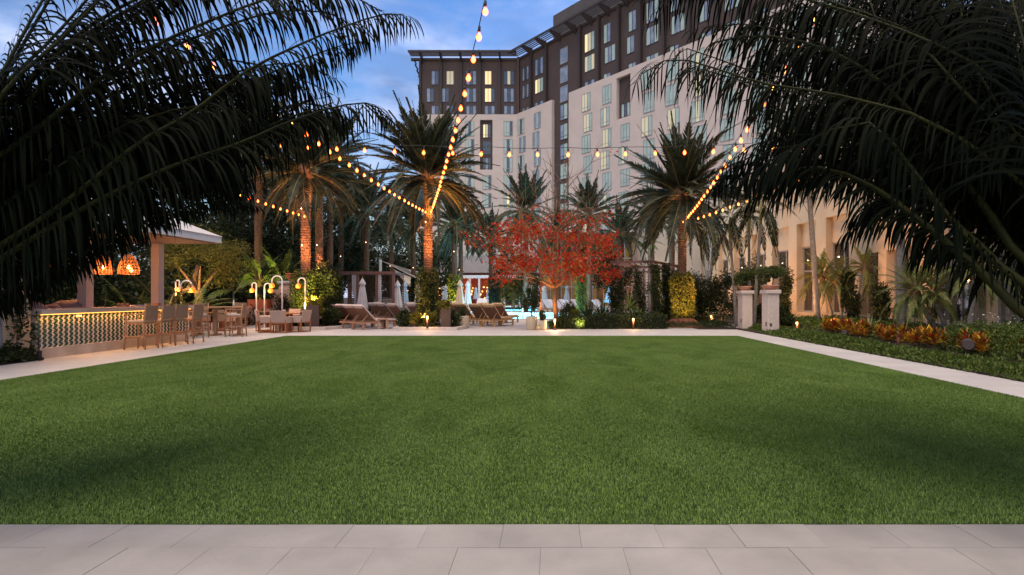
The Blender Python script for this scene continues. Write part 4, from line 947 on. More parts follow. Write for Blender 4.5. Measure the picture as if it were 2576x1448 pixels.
lamp(t6, (0, -3.3, 1.2), 160, (1, .5, .15), .3); spot(t6, (-1.5, -3.2, .2), (-1, 0, 3), 260, (1, .75, .2), 70)
leafy_tree('dark leafy tree over the glass atrium', 1505, 655, 55, (2.4, 2, 2.4), LF['dark'], 7000, .2, 30)
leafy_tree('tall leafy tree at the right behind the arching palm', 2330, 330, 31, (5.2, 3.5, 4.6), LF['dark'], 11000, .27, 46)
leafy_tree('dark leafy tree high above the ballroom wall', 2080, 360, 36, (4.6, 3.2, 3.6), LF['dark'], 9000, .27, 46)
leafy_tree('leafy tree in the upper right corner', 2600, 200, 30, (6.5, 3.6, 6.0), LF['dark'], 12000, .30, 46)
t = thing('fan_leaf_cluster', 'bright green palm clump lit from below behind the curved lamps', 'palm', (P(650, 700, 30).x, 30, 0))
for dx in (-1.2, .1, 1.3):
    obj('stem', MB().tube([(dx, 0, 0), (dx * 1.1, 0, 1.6)], [.05, .04], 6), barkp, t); crown(t, 1.6 + .5 * (dx > 0), 13, FRg, 1.15, lo=10, hi=82, x=dx)
spot(t, (.9, -1.6, .2), (.9, 0, 2.6), 420, (.9, 1, .22), 85)
t = thing('areca_clump', 'dark green palm clump behind the near end of the bar', 'palm', (P(350, 740, 21.5).x, 21.5, 0))
for dx in (-2.6, -1.4, -.2, 1.0, 2.0): crown(t, .5, 9, FRg if dx in (-.2, 2.0) else FRk, .95, lo=25, hi=80, x=dx)
def hedge(label, a, b, m, n, leaf, name='hedge', cat='hedge', lump=.1, stuff_leaves=True, core=True):
    t = thing(name, label, cat, ((a[0] + b[0]) / 2, (a[1] + b[1]) / 2, 0))
    A = np.array([a[0] - t.location.x, a[1] - t.location.y, a[2]]); B = np.array([b[0] - t.location.x, b[1] - t.location.y, b[2]])
    if core: obj('stems_or_core', MB().b2(A + np.array([lump, lump, 0]) * 1.2, B - np.array([lump, lump, lump]) * 1.2), mat('twiggy_shade', (.012, .016, .007), 1), t)  # solid near-black core stands in for shade inside the hedge
    c = link('leaves', leaf_mesh('leaves', box_pts(n, A, B, lump), leaf, m), t); c['kind'] = 'stuff'; return t
hedge('dark background hedge behind the bar and high tables', (-26, 30, 0), (-11.8, 31.5, 2.9), LF['dark'], 9000, .2, lump=.3)
hedge('dark background hedge at the far left behind the pavilion', (-26, 20.5, 0), (-18.5, 29, 2.6), LF['dark'], 7000, .2, lump=.3)
hedge('clipped hedge along the back path under the brown trellis', (.55, 24.2, 0), (5.0, 25.6, .58), LF['hedge'], 9000, .085, lump=.06)
spot_h = spot(None, (1.35, 24.0, .15), (1.2, 24.9, .6), 60, (1, .95, .25), 100)
gc = MB()
def bed(label, poly_pts, m, n, size, hmin, hmax, name='groundcover', up=1.2, aspect=.4):
    """leaves scattered over a polygon strip given as list of (x0,x1,y)"""
    ys = np.array([p[2] for p in poly_pts]); y = rng.uniform(ys.min(), ys.max(), n)
    o_ = np.argsort(ys); x0 = np.interp(y, ys[o_], np.array([p[0] for p in poly_pts])[o_]); x1 = np.interp(y, ys[o_], np.array([p[1] for p in poly_pts])[o_])
    u = rng.random(n); x = x0 + (x1 - x0) * u
    lump = .55 + .45 * np.sin(x * 5.3 + np.sin(y * 3.7) * 2) * np.sin(y * 4.1 + 1); edge = np.clip(np.minimum(u, 1 - u) * (x1 - x0) / .18, .4, 1)
    z = (hmin + (hmax - hmin) * lump) * edge * (1 - .45 * rng.random(n) ** 2) - size * .5
    o = link(name, leaf_mesh(name, np.c_[x, y, np.maximum(z, 0)], size, m, up=up, aspect=aspect)); tag(o, label, 'plants', kind='stuff'); return o
# right flower bed
struct('flower_bed_soil', MB().b2((7.9, 6, -.3), (16, 24.5, .04)).b2((9.3, 24.5, -.3), (16, 50, .03)).b2((6.3, 24.0, -.3), (8.0, 34, .02)), soil)
struct('left_bed_soil', MB().b2((-13, 6, -.2), (-11.35, 12.7, .03)), soil)
bed('bright green groundcover along the right path', [(7.88, 9.1, 9), (7.88, 9.2, 15), (7.88, 9.6, 20.5), (8.4, 9.8, 24.5)], LF['bright'], 30000, .085, .10, .24)
bed('green shrubs between the crotons and the cream wall', [(9.6, 12.4, 11), (10.4, 14, 17), (10.2, 14.2, 22), (10.2, 13.8, 27)], LF['bright'], 20000, .10, .25, .55)
bed('low green plants beside the back path', [(5.0, 8.0, 24.3), (5.2, 8.3, 28), (5.4, 8.5, 32)], LF['hedge'], 9000, .09, .12, .3)
bed('tall leafy shrubs at the right edge of the bed', [(9.9, 12.6, 12), (9.9, 13.3, 14.6)], LF['bright'], 9000, .07, .5, .85, up=.4)
fl = rng.random((90, 3)) * np.array([2.2, 2.2, .25]) + np.array([10, 12.3, .75]); o_ = link('white_flowers', leaf_mesh('white_flowers', fl, .035, mat('white_petals', (.5, .48, .42), .8), aspect=1)); tag(o_, 'tiny white flowers on the shrubs at the right edge', 'flowers', kind='stuff')
bed('leafy shrubs at the foot of the cream end wall', [(-11.60, -11.22, 8), (-11.60, -11.28, 12.6)], LF['hedge'], 6500, .085, .30, .72, up=.5)
# crotons: one plant each
crn = thing('croton_plant', 'orange and crimson croton plant beside the grey speaker cylinder', 'croton', (0, 0, 0), group='croton plants in the flower bed')
def croton_mesh():
    V = []; n = 34
    for i in range(n):
        a = i * 2.4; e = .35 + .9 * (i / n); L_ = .22 + .10 * random.random(); d = Vector((math.cos(a) * math.cos(e), math.sin(a) * math.cos(e), math.sin(e)))
        s = d.cross(Vector((0, 0, 1))).normalized(); b0 = Vector((0, 0, .10 + .22 * (i / n))); w = .042
        pts = [b0, b0 + d * L_ * .45 + s * w, b0 + d * L_ + Vector((0, 0, -.03)), b0 + d * L_ * .45 - s * w]; V += [tuple(p) for p in pts]
    return quads_mesh('leaf_rosette', np.array(V), n, LF['crot'])
cm_ = [croton_mesh() for _ in range(4)]
link('leaf_rosette', cm_[0], crn); obj('stem', MB().tube([(0, 0, 0), (0, 0, .3)], .012, 5), barkt, crn)
spots = []
for i in range(52):
    Y = 12.6 + 8.6 * (i / 51) + random.uniform(-.2, .2); X = np.interp(Y, [12, 15, 18, 21.5], [9.7, 9.75, 9.95, 10.2]) + random.choice((0, .38, .75)) + random.uniform(-.1, .1); spots.append((X, Y))
for i, (x, y) in enumerate(spots):
    if i == 0: c = crn; c.location = (x, y, .05)
    else:
        c = dup(crn, (x, y, .05), random.uniform(0, 6), 'orange and crimson croton plant among the others behind the groundcover', sc=random.uniform(.7, 1.2))
        for ch in c.children:
            if ch.name.startswith('leaf'): ch.data = cm_[i % 4]
def spiky(label, loc, n, L_, w, m, name, cat, e0=.35, e1=1.45, pot=None, bend=.25, group=None, z0=0):
    t = thing(name, label, cat, loc, group=group); mbs = []
    for i in range(n):
        a = i * 2.39996; e = e0 + (e1 - e0) * (i / n) ** 1.1; l = L_ * random.uniform(.8, 1.1); d = Vector((math.cos(a) * math.cos(e), math.sin(a) * math.cos(e), math.sin(e))); s = d.cross(Vector((0, 0, 1))).normalized(); nn = d.cross(s)
        mb = MB(); v = []
        for k in range(5):
            u = k / 4; c = Vector((0, 0, z0)) + d * l * u + Vector((0, 0, -bend * l * u * u * math.cos(e))); ww = w * (.7 + .6 * u if u < .4 else 1.05 * (1 - u) / .6 * .9 + .02)
            v += [c - s * ww - nn * ww * .25 * -1, c, c + s * ww - nn * ww * .25 * -1]
        for k in range(4):
            for j in range(2): mb.f.append((k * 3 + j, k * 3 + j + 1, k * 3 + j + 4, k * 3 + j + 3))
        mb.v = [tuple(p) for p in v]; obj('leaf', mb, m, t, True)
    return t
q = G(2185, 849); spiky('striped yellow-green agave-like plant in the flower bed', (q.x, q.y, .05), 34, .85, .035, LF['agave'], 'striped_agave', 'plant', .25, 1.5)
# ================================================================ ivy columns and planters
def ivy_column(label, x, y, r, z0, z1, m, n, leaf=.09, trunkless=True, lump=.1):
    t = thing('ivy_column', label, 'ivy', (x, y, 0)); h = z1 - z0
    a = rng.random(n) * 2 * PI; z = z0 + h * rng.random(n); rr = r * (.82 + .22 * np.sin(a * 3 + z * 2.3) * .5 + .12 * rng.random(n)) * np.clip((z1 - z) / .25, .45, 1) ** .4
    p = np.c_[np.cos(a) * rr, np.sin(a) * rr, z] + rng.normal(size=(n, 3)) * lump * .3
    c = link('leaves', leaf_mesh('leaves', p, leaf, m, outward=np.c_[np.cos(a), np.sin(a), a * 0] * 1.2), t); c['kind'] = 'stuff'
    obj('stems_or_core', MB().tube([(0, 0, max(z0, .0)), (0, 0, z1 - .2)], r * .7, 12), mat('twiggy_shade', (.012, .016, .007), 1), t)  # dark solid core painted as the shade behind the ivy leaves
    return t
iA = ivy_column('ivy sleeve round the orange-lit palm trunk, glowing gold on its right', -11.05, 25.6, .52, 0, 2.55, LF['ivy'], 5200)
iB = ivy_column('bushy bamboo-like column right of the gold-lit ivy sleeve', -10.25, 26.3, .60, 0, 2.6, LF['hedge'], 5600, .11)
iC = ivy_column('dark red-tipped ivy column at the foot of the light-wrapped palm', -5.5, 25.7, .48, 0, 2.65, LF['ivy'], 5200)
iD = ivy_column('golden ivy block on the soil mound below the tall right palm', 6.1, 26.1, .52, .42, 2.45, LF['gold'], 5600)
struct('soil_mound', MB().lathe([(.95, -.02), (.8, .15), (.5, .38), (.05, .5)], (6.1, 26.0, 0), 20), mat('red_mulch', (.22, .09, .05), .95, (.13, .05, .03), 8, .8, 40))
for px, Y, r, z1, lb_, m_ in ((922, 41, .45, 3.2, 'ivy sleeve on the palm behind the large white umbrella', LF['ivy']), (1143, 41, .42, 2.9, 'yellow-green lit ivy sleeve by the tan umbrellas', LF['gold']), (1050, 47.5, .5, 3.0, 'dark ivy sleeve under the shade sails', LF['hedge']), (1248, 53, .7, 3.2, 'ivy-clad trunk left of the red tree beyond the pool', LF['hedge']), (1462, 44, .35, 3.1, 'twining flowering vine lit yellow behind the pale umbrellas', LF['gold'])):
    ivy_column(lb_, (px - CX) * Y / F, Y, r, 0, z1, m_, 2200, .13)
spot(iA, (.95, -1.3, 1.25), (.72, .2, 2.0), 520, (1, .74, .16), 65); spot(iA, (.55, -1.5, .9), (.35, .1, 1.5), 380, (1, .68, .14), 80)
spot(iC, (.2, -1.75, .5), (0, 0, 1.7), 420, (1, .42, .12), 75); spot(None, (-6.7, 39.6, .2), (-7.0, 41, 1.8), 500, (.85, 1, .2), 70)
spot(iD, (-.2, -1.6, .3), (0, 0, 1.8), 300, (1, .60, .2), 75)
lamp(iD, (1.6, -.9, 2.6), 12, (1, .45, .2), .2)
def planter(label, poly, h=.13):
    t = thing('planter_bed', label, 'planter', (poly[0][0], poly[0][1], 0)); P0 = Vector((*poly[0], 0)); n = len(poly)
    m = MB()
    cx_ = sum(p[0] for p in poly) / n; cy_ = sum(p[1] for p in poly) / n
    for i in range(n):
        a, b = Vector((*poly[i], 0)), Vector((*poly[(i + 1) % n], 0)); d = (b - a).normalized(); c = (a + b) / 2 - P0; L_ = (b - a).length
        obj('coping_stone', MB().box((0, 0, h / 2), (L_ - .10, .17, h + random.uniform(-.003, .003))), stone2, t, loc=(c.x, c.y, 0), rot=(0, 0, math.atan2(d.y, d.x)), bevel=.006)
        obj('corner_stone', MB().lathe([(.10, 0), (.10, h - .004)], n=10), stone2, t, loc=(a.x - P0.x, a.y - P0.y, 0))
    obj('soil', MB().prism([((x - cx_) * .93 + cx_ - P0.x, (y - cy_) * .93 + cy_ - P0.y) for x, y in poly], 0, h - .03), soil, t)
    return t
planter('angular stone-edged planter at the foot of the orange-lit palms', [(-11.9, 24.6), (-10.35, 23.55), (-9.35, 23.6), (-8.65, 25.6), (-9.3, 27.6), (-12.2, 27.6)])
planter('angular stone-edged planter at the foot of the light-wrapped palm', [(-6.35, 23.45), (-3.85, 23.4), (-3.6, 25.0), (-4.0, 27.4), (-6.6, 27.4)])
def bush(label, x, y, z, r, m, n, leaf=.08, cat='shrub', z0=0, clumps=14):
    t = thing('shrub', label, cat, (x, y, z0)); obj('stem', MB().tube([(0, 0, 0), (0, 0, z * .9)], .03, 6), barkt, t)
    c = link('foliage', leaf_mesh('foliage', blob_pts(n, (0, 0, z), r, .35, clumps, .4), leaf, m), t); c['kind'] = 'stuff'; return t
bush('dark rounded shrub at the left end of the centre planter', -6.05, 24.1, .42, (.42, .4, .36), LF['hedge'], 2200)
bush('pale-tipped shrub left of the red path light in the planter', -5.7, 24.0, .40, (.3, .3, .3), LF['gold'], 1200)
bush('bright green shrub between the red path light and the dark box', -5.05, 24.1, .45, (.28, .3, .42), LF['gold'], 2000)
bush('low shrub behind the dark cabinet in the centre planter', -4.1, 24.5, .42, (.42, .4, .38), LF['hedge'], 2200)
bush('golden shrub spilling over the dark cabinet in the centre planter', -4.45, 24.25, .98, (.30, .26, .26), LF['gold'], 1500)
bush('shrub under the gold-lit ivy left of the brown panel', -10.9, 24.7, .40, (.5, .4, .4), LF['hedge'], 2600)
bush('golden foliage over the brown metal panel by the ivy', -10.05, 24.55, .95, (.42, .3, .36), LF['gold'], 2200)
bush('dark shrub right of the brown metal panel', -9.45, 24.8, .48, (.42, .4, .48), LF['hedge'], 2600)
bush('yellow-lit bush glowing beside the twin sandstone pots', 1.15, 24.9, .55, (.27, .25, .30), LF['gold'], 1500)
bush('dark clipped bush behind the spiky leaves near the tree', 1.0, 25.6, .75, (.35, .3, .36), LF['hedge'], 1800)
bush('bright lit leaves round the white path light by the tree', .35, 24.6, .2, (.55, .4, .2), LF['bright'], 3000, .07)
for i, (px, Y, z, r, mk, lb_) in enumerate((
    (1770, 28.3, 1.2, (.9, .8, 1.0), 'hedge', 'brown-green bush between the golden ivy and the left pedestal'),
    (1815, 28.6, 1.4, (.9, .8, 1.2), 'hedge', 'tall dark bush behind the left stone pedestal'),
    (1745, 31, 1.3, (1.0, .8, 1.2), 'dark', 'dark bush between the trellis and the pedestal bushes'),
    (1860, 33, 1.8, (.9, .8, 1.7), 'dark', 'dark climbing shrub on the far windows of the ballroom'),
    (1905, 29, .5, (.8, .8, .5), 'hedge', 'low bush seen in the gap between the pedestals'),
    (1975, 28.2, 1.5, (.42, .4, 1.5), 'hedge', 'narrow climbing shrub on the pier right of the pedestals'),
    (1890, 32.5, 2.2, (.5, .4, 1.6), 'dark', 'narrow climbing shrub on the pier behind the topiary bowls'),
    (1968, 24.4, .5, (.42, .4, .45), 'hedge', 'low bush at the right foot of the right pedestal'),
    (2215, 22.5, 1.0, (.35, .3, 1.0), 'dark', 'dark climbing shrub between the amber window and the pale trunk'),
    (2440, 19, 1.1, (.45, .4, 1.1), 'dark', 'dark climbing shrub left of the curtained window'),
    (2140, 25, 1.2, (.38, .3, 1.2), 'dark', 'dark climbing shrub behind the knobbly pygmy palm'),
    (80, 33, 1, (1.6, .8, 1.0), 'dark', 'dark shrub behind the near end of the bar'))):
    bush(lb_, (px - CX) * Y / F, Y, z, r, LF[mk], 3600, .11, clumps=22)
# vine on the cream end wall and on the planter walls
def vine(label, origin, rz, w, h, n, m, leaf=.09, holes=.3, seed=3):
    t = thing('climbing_vine', label, 'vine', origin, rz); rnd = random.Random(seed); pts = []; mb = MB()
    ns = max(5, int(w * 7))
    for s in range(ns):
        x = w * (s + rnd.random()) / ns; z = 0; path = [(x, -.03, 0)]; zl = h * rnd.uniform(.72, 1)
        while z < zl:
            x += rnd.gauss(0, .09); z += .12; path.append((min(max(x, 0), w), -.03 - rnd.random() * .03, z))
            for k in range(max(1, int(n / ns / (h / .12)))):
                if math.sin(x * 6 + seed) + math.sin(z * 5 + x * 3) < -1.5 + holes * 3: continue
                pts.append((x + rnd.gauss(0, .09), -.05 - rnd.random() * .07, z + rnd.gauss(0, .07)))
        if len(path) > 2: mb.tube(path, .006, 4)
    obj('stems_or_core', mb, barkt, t); c = link('leaves', leaf_mesh('leaves', pts, leaf, m, outward=np.array([0, -1., 0])), t); c['kind'] = 'stuff'; return t
vine('vine with dark leaves climbing the cream wall left of the bar', (-11.6, 9.2, 0), PI / 2, 3.15, 3.6, 7500, LF['hedge'], .095, .22)
# ================================================================ walls and pots by the lamps
yw = 28.0
wx0, wx1 = (679 - CX) * yw / F, (748 - CX) * yw / F
wall = thing('planter_wall', 'pink stucco wall with a curved ledge carrying the red bowl', 'wall', ((wx0 + wx1) / 2, yw, 0))
pinkw = mat('pink_stucco', (.52, .36, .28), .85, (.46, .31, .24), 2, .2, 40)
obj('wall', MB().b2((wx0 - wall.location.x, 0, 0), (wx1 - wall.location.x, .5, 1.72)), pinkw, wall)
obj('drum', MB().lathe([(.62, 0), (.62, 2.0)], (.1, .72, 0), 28), pinkw, wall, True); obj('ledge', MB().lathe([(.68, 2.0), (.70, 2.03), (.70, 2.12), (.66, 2.15), (.0, 2.15)], (.1, .72, 0), 28), stone2, wall, True)
vine('dark vine spreading over the pink stucco wall behind the dining chairs', (wx0, yw - .02, 0), 0, wx1 - wx0, 1.5, 1700, LF['dark'], .12, .34, 5)
b_x = (718 - CX) * yw / F
def bowl(name, label, loc, r, h, m, style='bowl', cat='pot'):
    t = thing(name, label, cat, loc)
    prof = {'bowl': [(r * .55, 0), (r * .62, .02), (r * .85, h * .45), (r * .98, h * .85), (r * 1.08, h * .87), (r * 1.08, h), (r * .95, h), (r * .9, h * .82), (.01, h * .8)],
            'flat': [(r * .5, 0), (r * .55, .02), (r * .85, h * .5), (r * .95, h * .72), (r * 1.0, h * .74), (r * 1.0, h), (r * .9, h), (r * .88, h * .85), (.01, h * .8)],
            'tub': [(r * .78, 0), (r * .84, .03), (r * .97, h * .5), (r, h * .9), (r * .97, h), (r * .88, h), (r * .85, h * .9), (.01, h * .88)]}[style]
    obj('pot_body', MB().lathe(prof, n=28), m, t, True); obj('potting_soil', MB().lathe([(r * .84, h * .80), (r * .84, h * .9), (.01, h * .91)], n=20), soil, t); return t
bowl('terracotta_bowl', 'red terracotta bowl on the curved ledge', (b_x, 28.7, 2.15), .27, .40, terra)
spiky('pale bromeliad with stiff leaves in the red bowl', (b_x, 28.7, 2.48), 26, .62, .028, LF['brom'], 'bromeliad', 'plant', .5, 1.5)
rp_x0, rp_x1 = (621 - CX) * 27.4 / F, (670 - CX) * 27.4 / F
lw = thing('low_planter_wall', 'low pink wall under the rectangular red planter', 'wall', (rp_x0 - .35, 27.4, 0))
obj('wall', MB().b2((0, 0, 0), (rp_x1 - rp_x0 + .5, .5, .78)), pinkw, lw)
vine('ragged dark vine on the low pink wall under the red planter', (rp_x0 - .35, 27.38, 0), 0, rp_x1 - rp_x0 + .5, .8, 600, LF['dark'], .11, .3, 8)
t = thing('trough_planter', 'rectangular red terracotta trough on the low wall', 'planter', (rp_x0, 27.45, .78))
obj('trough', MB().b2((0, 0, 0), (rp_x1 - rp_x0, .4, .46)), terra, t, bevel=.012); obj('potting_soil', MB().b2((.04, .04, .46), (rp_x1 - rp_x0 - .04, .36, .465)), soil, t)
bush('dark leafy plant growing in the rectangular red trough', rp_x0 + .45, 27.65, .25, (.55, .25, .35), LF['dark'], 1500, .09, z0=1.2)
# pots by the pool path
def potloc(px, py): return G(px, py)
q = G(1164.6, 827); bowl('sandstone_pot', 'sandstone tub with dark spiky plant left of the tan loungers', q, .27, .55, potm, 'tub'); spiky('dark spiky plant in the sandstone tub by the tan loungers', (q.x, q.y, .5), 34, .62, .03, LF['brom'], 'spiky_plant', 'plant', .6, 1.5)
q = G(1337.6, 830.3); bowl('sandstone_pot', 'large sandstone tub holding the tall hibiscus', q, .25, .56, potm, 'tub')
hb = bush('tall hibiscus with small red flowers in the large sandstone tub', q.x, q.y, .95, (.34, .3, .85), LF['hedge'], 2200, .09, z0=.5, cat='shrub')
o_ = link('flower', leaf_mesh('flower', blob_pts(26, (0, 0, 1.05), (.3, .3, .75), .6), .07, mat('red_petals', (.6, .05, .03), .6), aspect=.9), hb)
q = G(1366, 831.6); bowl('sandstone_pot', 'smaller sandstone pot beside the large hibiscus tub', q, .155, .41, potm, 'tub'); bush('small leafy plant in the smaller sandstone pot', q.x, q.y, .22, (.16, .16, .2), LF['hedge'], 600, .07, z0=.38)
q = G(1352, 829.5); tag(obj('stone', MB().lathe([(.05, 0), (.10, .02), (.11, .08), (.07, .13), (.01, .14)], n=12), potm, None, True, q), 'small rounded stone between the two sandstone pots', 'stone')
tag(obj('metal_post', MB().tube([(0, 0, 0), (0, 0, 3.2)], .05, 12), brownp, None, True, (P(1360.5, 800, 25).x, 25, 0)), 'plain brown metal post rising beside the red-leaved tree', 'post')
# stone pedestals
for i, (px, py, lb_, bl, tl) in enumerate(((1868, 829.5, 'left travertine pedestal with square cap at the path corner', 'terracotta bowl on the left pedestal', 'flat-topped topiary in the left pedestal bowl'), (1932, 841, 'right travertine pedestal with square cap nearest the lawn', 'terracotta bowl on the right pedestal', 'broad topiary in the right pedestal bowl'))):
    q = G(px, py); w, d, h = .42, .62, 1.50
    t = thing('stone_pedestal', lb_, 'pedestal', (q.x, q.y, 0)); t['group'] = 'stone pedestals with topiary bowls'
    obj('shaft', MB().b2((0, 0, 0), (w, d, h)), travert, t, bevel=.012); obj('cap', MB().b2((-.06, -.06, h + .001), (w + .06, d + .06, h + .14)), travert, t, bevel=.02)
    sk = obj('power_socket', MB().b2((-.006, .12, .28), (.006, .24, .44)), mat('bronze_plate', (.10, .08, .065), .5), t)
    o_ = link('power_socket', MB().b2((.06, -.006, .28), (.15, .006, .40)).mesh('power_socket', mat('bronze_plate', (.10, .08, .065), .5)), t) if i == 1 else None
    c = (q.x + w / 2, q.y + d / 2, h + .14); bowl('terracotta_bowl', bl, c, .33 if i else .29, .19, terrap, 'flat')
    tp = thing('topiary', tl, 'topiary', (c[0], c[1], c[2] + .15)); 
    for a in (-.12, .08): obj('stem', MB().tube([(a, 0, 0), (a * 1.5, .03, .25), (a * 2, 0, .45)], [.022, .018, .012], 6), barkt, tp)
    s_ = .48 if i else .38
    pts_ = np.vstack([blob_pts(6500, (0, 0, .52), (s_, .34, .22), .3, 30, .4), blob_pts(1800, (-s_ * .55, 0, .25), (.25, .25, .2), .5, 8, .4)])
    cc_ = link('foliage', leaf_mesh('foliage', pts_, .05, LF['box']), tp); cc_['kind'] = 'stuff'
# trellis cabana
tr_ = thing('trellis_cabana', 'brown steel trellis pavilion overgrown with dark vines', 'trellis', (4.67, 26, 0))
va = Vector((-.889, .457, 0)); vb = Vector((.457, .889, 0)); LA, LB, TH = 1.95, 4.9, 3.0
def at_(a, b, z): return tuple(va * a + vb * b + Vector((0, 0, z)))
for (a, b) in ((0, 0), (LA, 0), (0, LB), (LA, LB), (0, LB * .5)): obj('post', MB().tube([at_(a, b, 0), at_(a, b, TH)], .07, 4), brownp, tr_)
for (p_, q_) in (((0, 0), (LA, 0)), ((0, 0), (0, LB)), ((LA, 0), (LA, LB)), ((0, LB), (LA, LB))):
    obj('beam', MB().tube([at_(*p_, TH - .02), at_(*q_, TH - .02)], .085, 4), brownp, tr_); obj('beam', MB().tube([at_(*p_, TH - .28), at_(*q_, TH - .28)], .045, 4), brownp, tr_)
for (L_, f_) in ((LA, lambda s, z: at_(s, 0, z)), (LB, lambda s, z: at_(0, s, z)), (LB, lambda s, z: at_(LA, s, z))):
    n = int(L_ / .15)
    for i in range(1, n): obj('slat', MB().tube([f_(L_ * i / n, .5), f_(L_ * i / n, TH - .28)], .011, 4), brownp, tr_)
    for k in range(18): obj('slat', MB().tube([f_(0, .5 + .128 * k), f_(L_, .5 + .128 * k)], .011, 4), brownp, tr_)
ang = math.atan2(-va.y, -va.x)
A_ = Vector((4.67, 26, 0)) + va * LA
v1 = vine('dark vine over the front of the trellis leaving small holes', (A_.x - .05, A_.y - .05, 0), ang, LA, 2.95, 12000, LF['hedge'], .085, .06, 12)
v2 = vine('thick dark vine over the right side of the trellis', (4.70, 25.97, 0), math.atan2(vb.y, vb.x), LB, 2.9, 20000, LF['hedge'], .10, .02, 14)
lamp(tr_, at_(LA * .5, 2.0, 1.8), 60, (1, .8, .75), .3, 'interior_light')
obj('bench', MB().b2((-1.2, 2.2, .1), (.6, 3.4, .45)), fabric_w, tr_)
spiky('fan-leaved palm shrub glowing olive before the trellis', (3.55, 25.1, .9), 26, .8, .04, LF['roeb'], 'fan_palm', 'plant', -.1, 1.5, bend=.5)
spiky('lower fan-leaved shrub right of it before the trellis', (3.95, 25.2, .5), 20, .6, .04, LF['roeb'], 'fan_palm', 'plant', 0, 1.4, bend=.5)
spiky('tall dark spiky clump in the hedge right of the red tree', (1.75, 25.2, .25), 40, 1.25, .035, LF['brom'], 'spiky_plant', 'plant', .5, 1.5, bend=.2)
spiky('second dark spiky clump in the hedge with upright blades', (2.35, 25.3, .3), 34, 1.05, .035, LF['brom'], 'spiky_plant', 'plant', .7, 1.5, bend=.15)

# ================================================================ furniture
def bar_stool():
    t = thing('bar_stool', 'x', 'bar stool'); w, d = .50, .46
    for sx in (-1, 1):
        obj('leg', MB().tube([(sx * w * .52, -d * .62, 0), (sx * w * .47, -d * .5, .72), (sx * w * .47, -d * .62, 1.14)], [.020, .022, .018], 6), teak, t, True)
        obj('leg', MB().tube([(sx * w * .52, d * .56, 0), (sx * w * .47, d * .5, .72), (sx * w * .47, d * .5, .94)], [.020, .022, .02], 6), teak, t, True)
        obj('armrest', MB().b2((sx * w * .47 - .025, -d * .58, .93), (sx * w * .47 + .025, d * .56, .955)), teak, t, bevel=.006)
        obj('stretcher', MB().b2((sx * w * .5 - .012, -d * .55, .34), (sx * w * .5 + .012, d * .52, .375)), teak, t)
    obj('stretcher', MB().b2((-w * .5, d * .50, .28), (w * .5, d * .54, .315)), teak, t); obj('stretcher', MB().b2((-w * .5, -d * .58, .30), (w * .5, -d * .54, .335)), teak, t)
    obj('seat_frame', MB().b2((-w * .47, -d * .5, .68), (w * .47, d * .5, .72)), teak, t); obj('seat', MB().b2((-w * .44, -d * .46, .722), (w * .44, d * .5, .785)), cush, t, bevel=.02)
    m = MB(); n = 5
    for k in range(n):   # slightly curved woven back
        xa, xb = -w * .48 + w * .96 * k / n, -w * .48 + w * .96 * (k + 1) / n; cv = lambda x: -d * .62 - .03 * (1 - (x / (w * .48)) ** 2)
        m.add([(xa, cv(xa), .78), (xb, cv(xb), .78), (xb, cv(xb) - .02, 1.16), (xa, cv(xa) - .02, 1.16), (xa, cv(xa) + .03, .78), (xb, cv(xb) + .03, .78), (xb, cv(xb) + .012, 1.16), (xa, cv(xa) + .012, 1.16)], [(0, 1, 2, 3), (5, 4, 7, 6), (0, 4, 5, 1), (3, 2, 6, 7), (0, 3, 7, 4), (1, 5, 6, 2)])
    obj('backrest', m, rope, t); return t
def dining_chair():
    t = thing('dining_chair', 'x', 'chair'); w, d = .56, .52
    for sx in (-1, 1):
        obj('leg', MB().b2((sx * w * .5 - .02, -d * .55, 0), (sx * w * .5 + .02, -d * .47, .48)), teakd, t); obj('leg', MB().b2((sx * w * .5 - .02, d * .47, 0), (sx * w * .5 + .02, d * .55, .60)), teakd, t)
        obj('runner', MB().b2((sx * w * .5 - .018, -d * .47, .001), (sx * w * .5 + .018, d * .47, .035)), teakd, t)
        obj('arm_panel', MB().b2((sx * (w * .5) - .03, -d * .5, .38), (sx * (w * .5) + .03, d * .5, .62)), ropel, t, bevel=.015)
    obj('runner', MB().b2((-w * .5 + .02, -d * .54, .001), (w * .5 - .02, -d * .48, .035)), teakd, t); obj('seat_frame', MB().b2((-w * .47, -d * .5, .36), (w * .47, d * .5, .40)), teakd, t)
    obj('seat', MB().b2((-w * .44, -d * .45, .401), (w * .44, d * .5, .48)), cush, t, bevel=.02)
    obj('backrest', MB().add([(-w * .5, -d * .5, .40), (w * .5, -d * .5, .40), (w * .5, -d * .68, .86), (-w * .5, -d * .68, .86), (-w * .5, -d * .42, .40), (w * .5, -d * .42, .40), (w * .5, -d * .6, .86), (-w * .5, -d * .6, .86)], [(0, 1, 2, 3), (5, 4, 7, 6), (0, 4, 5, 1), (3, 2, 6, 7), (0, 3, 7, 4), (1, 5, 6, 2)]), ropel, t, bevel=.012)
    return t
first = {}
def place(kind, fn, loc, rz, label, group, sc=None):
    if kind not in first:
        t = fn(); first[kind] = t; t.location = loc; t.rotation_euler = (0, 0, rz); t['label'] = label; t['group'] = group
        if sc: t.scale = (sc,) * 3
        return t
    return dup_first(kind, loc, rz, label, sc)
def dup_first(kind, loc, rz, label, sc): return dup(first[kind], loc, rz, label, sc)
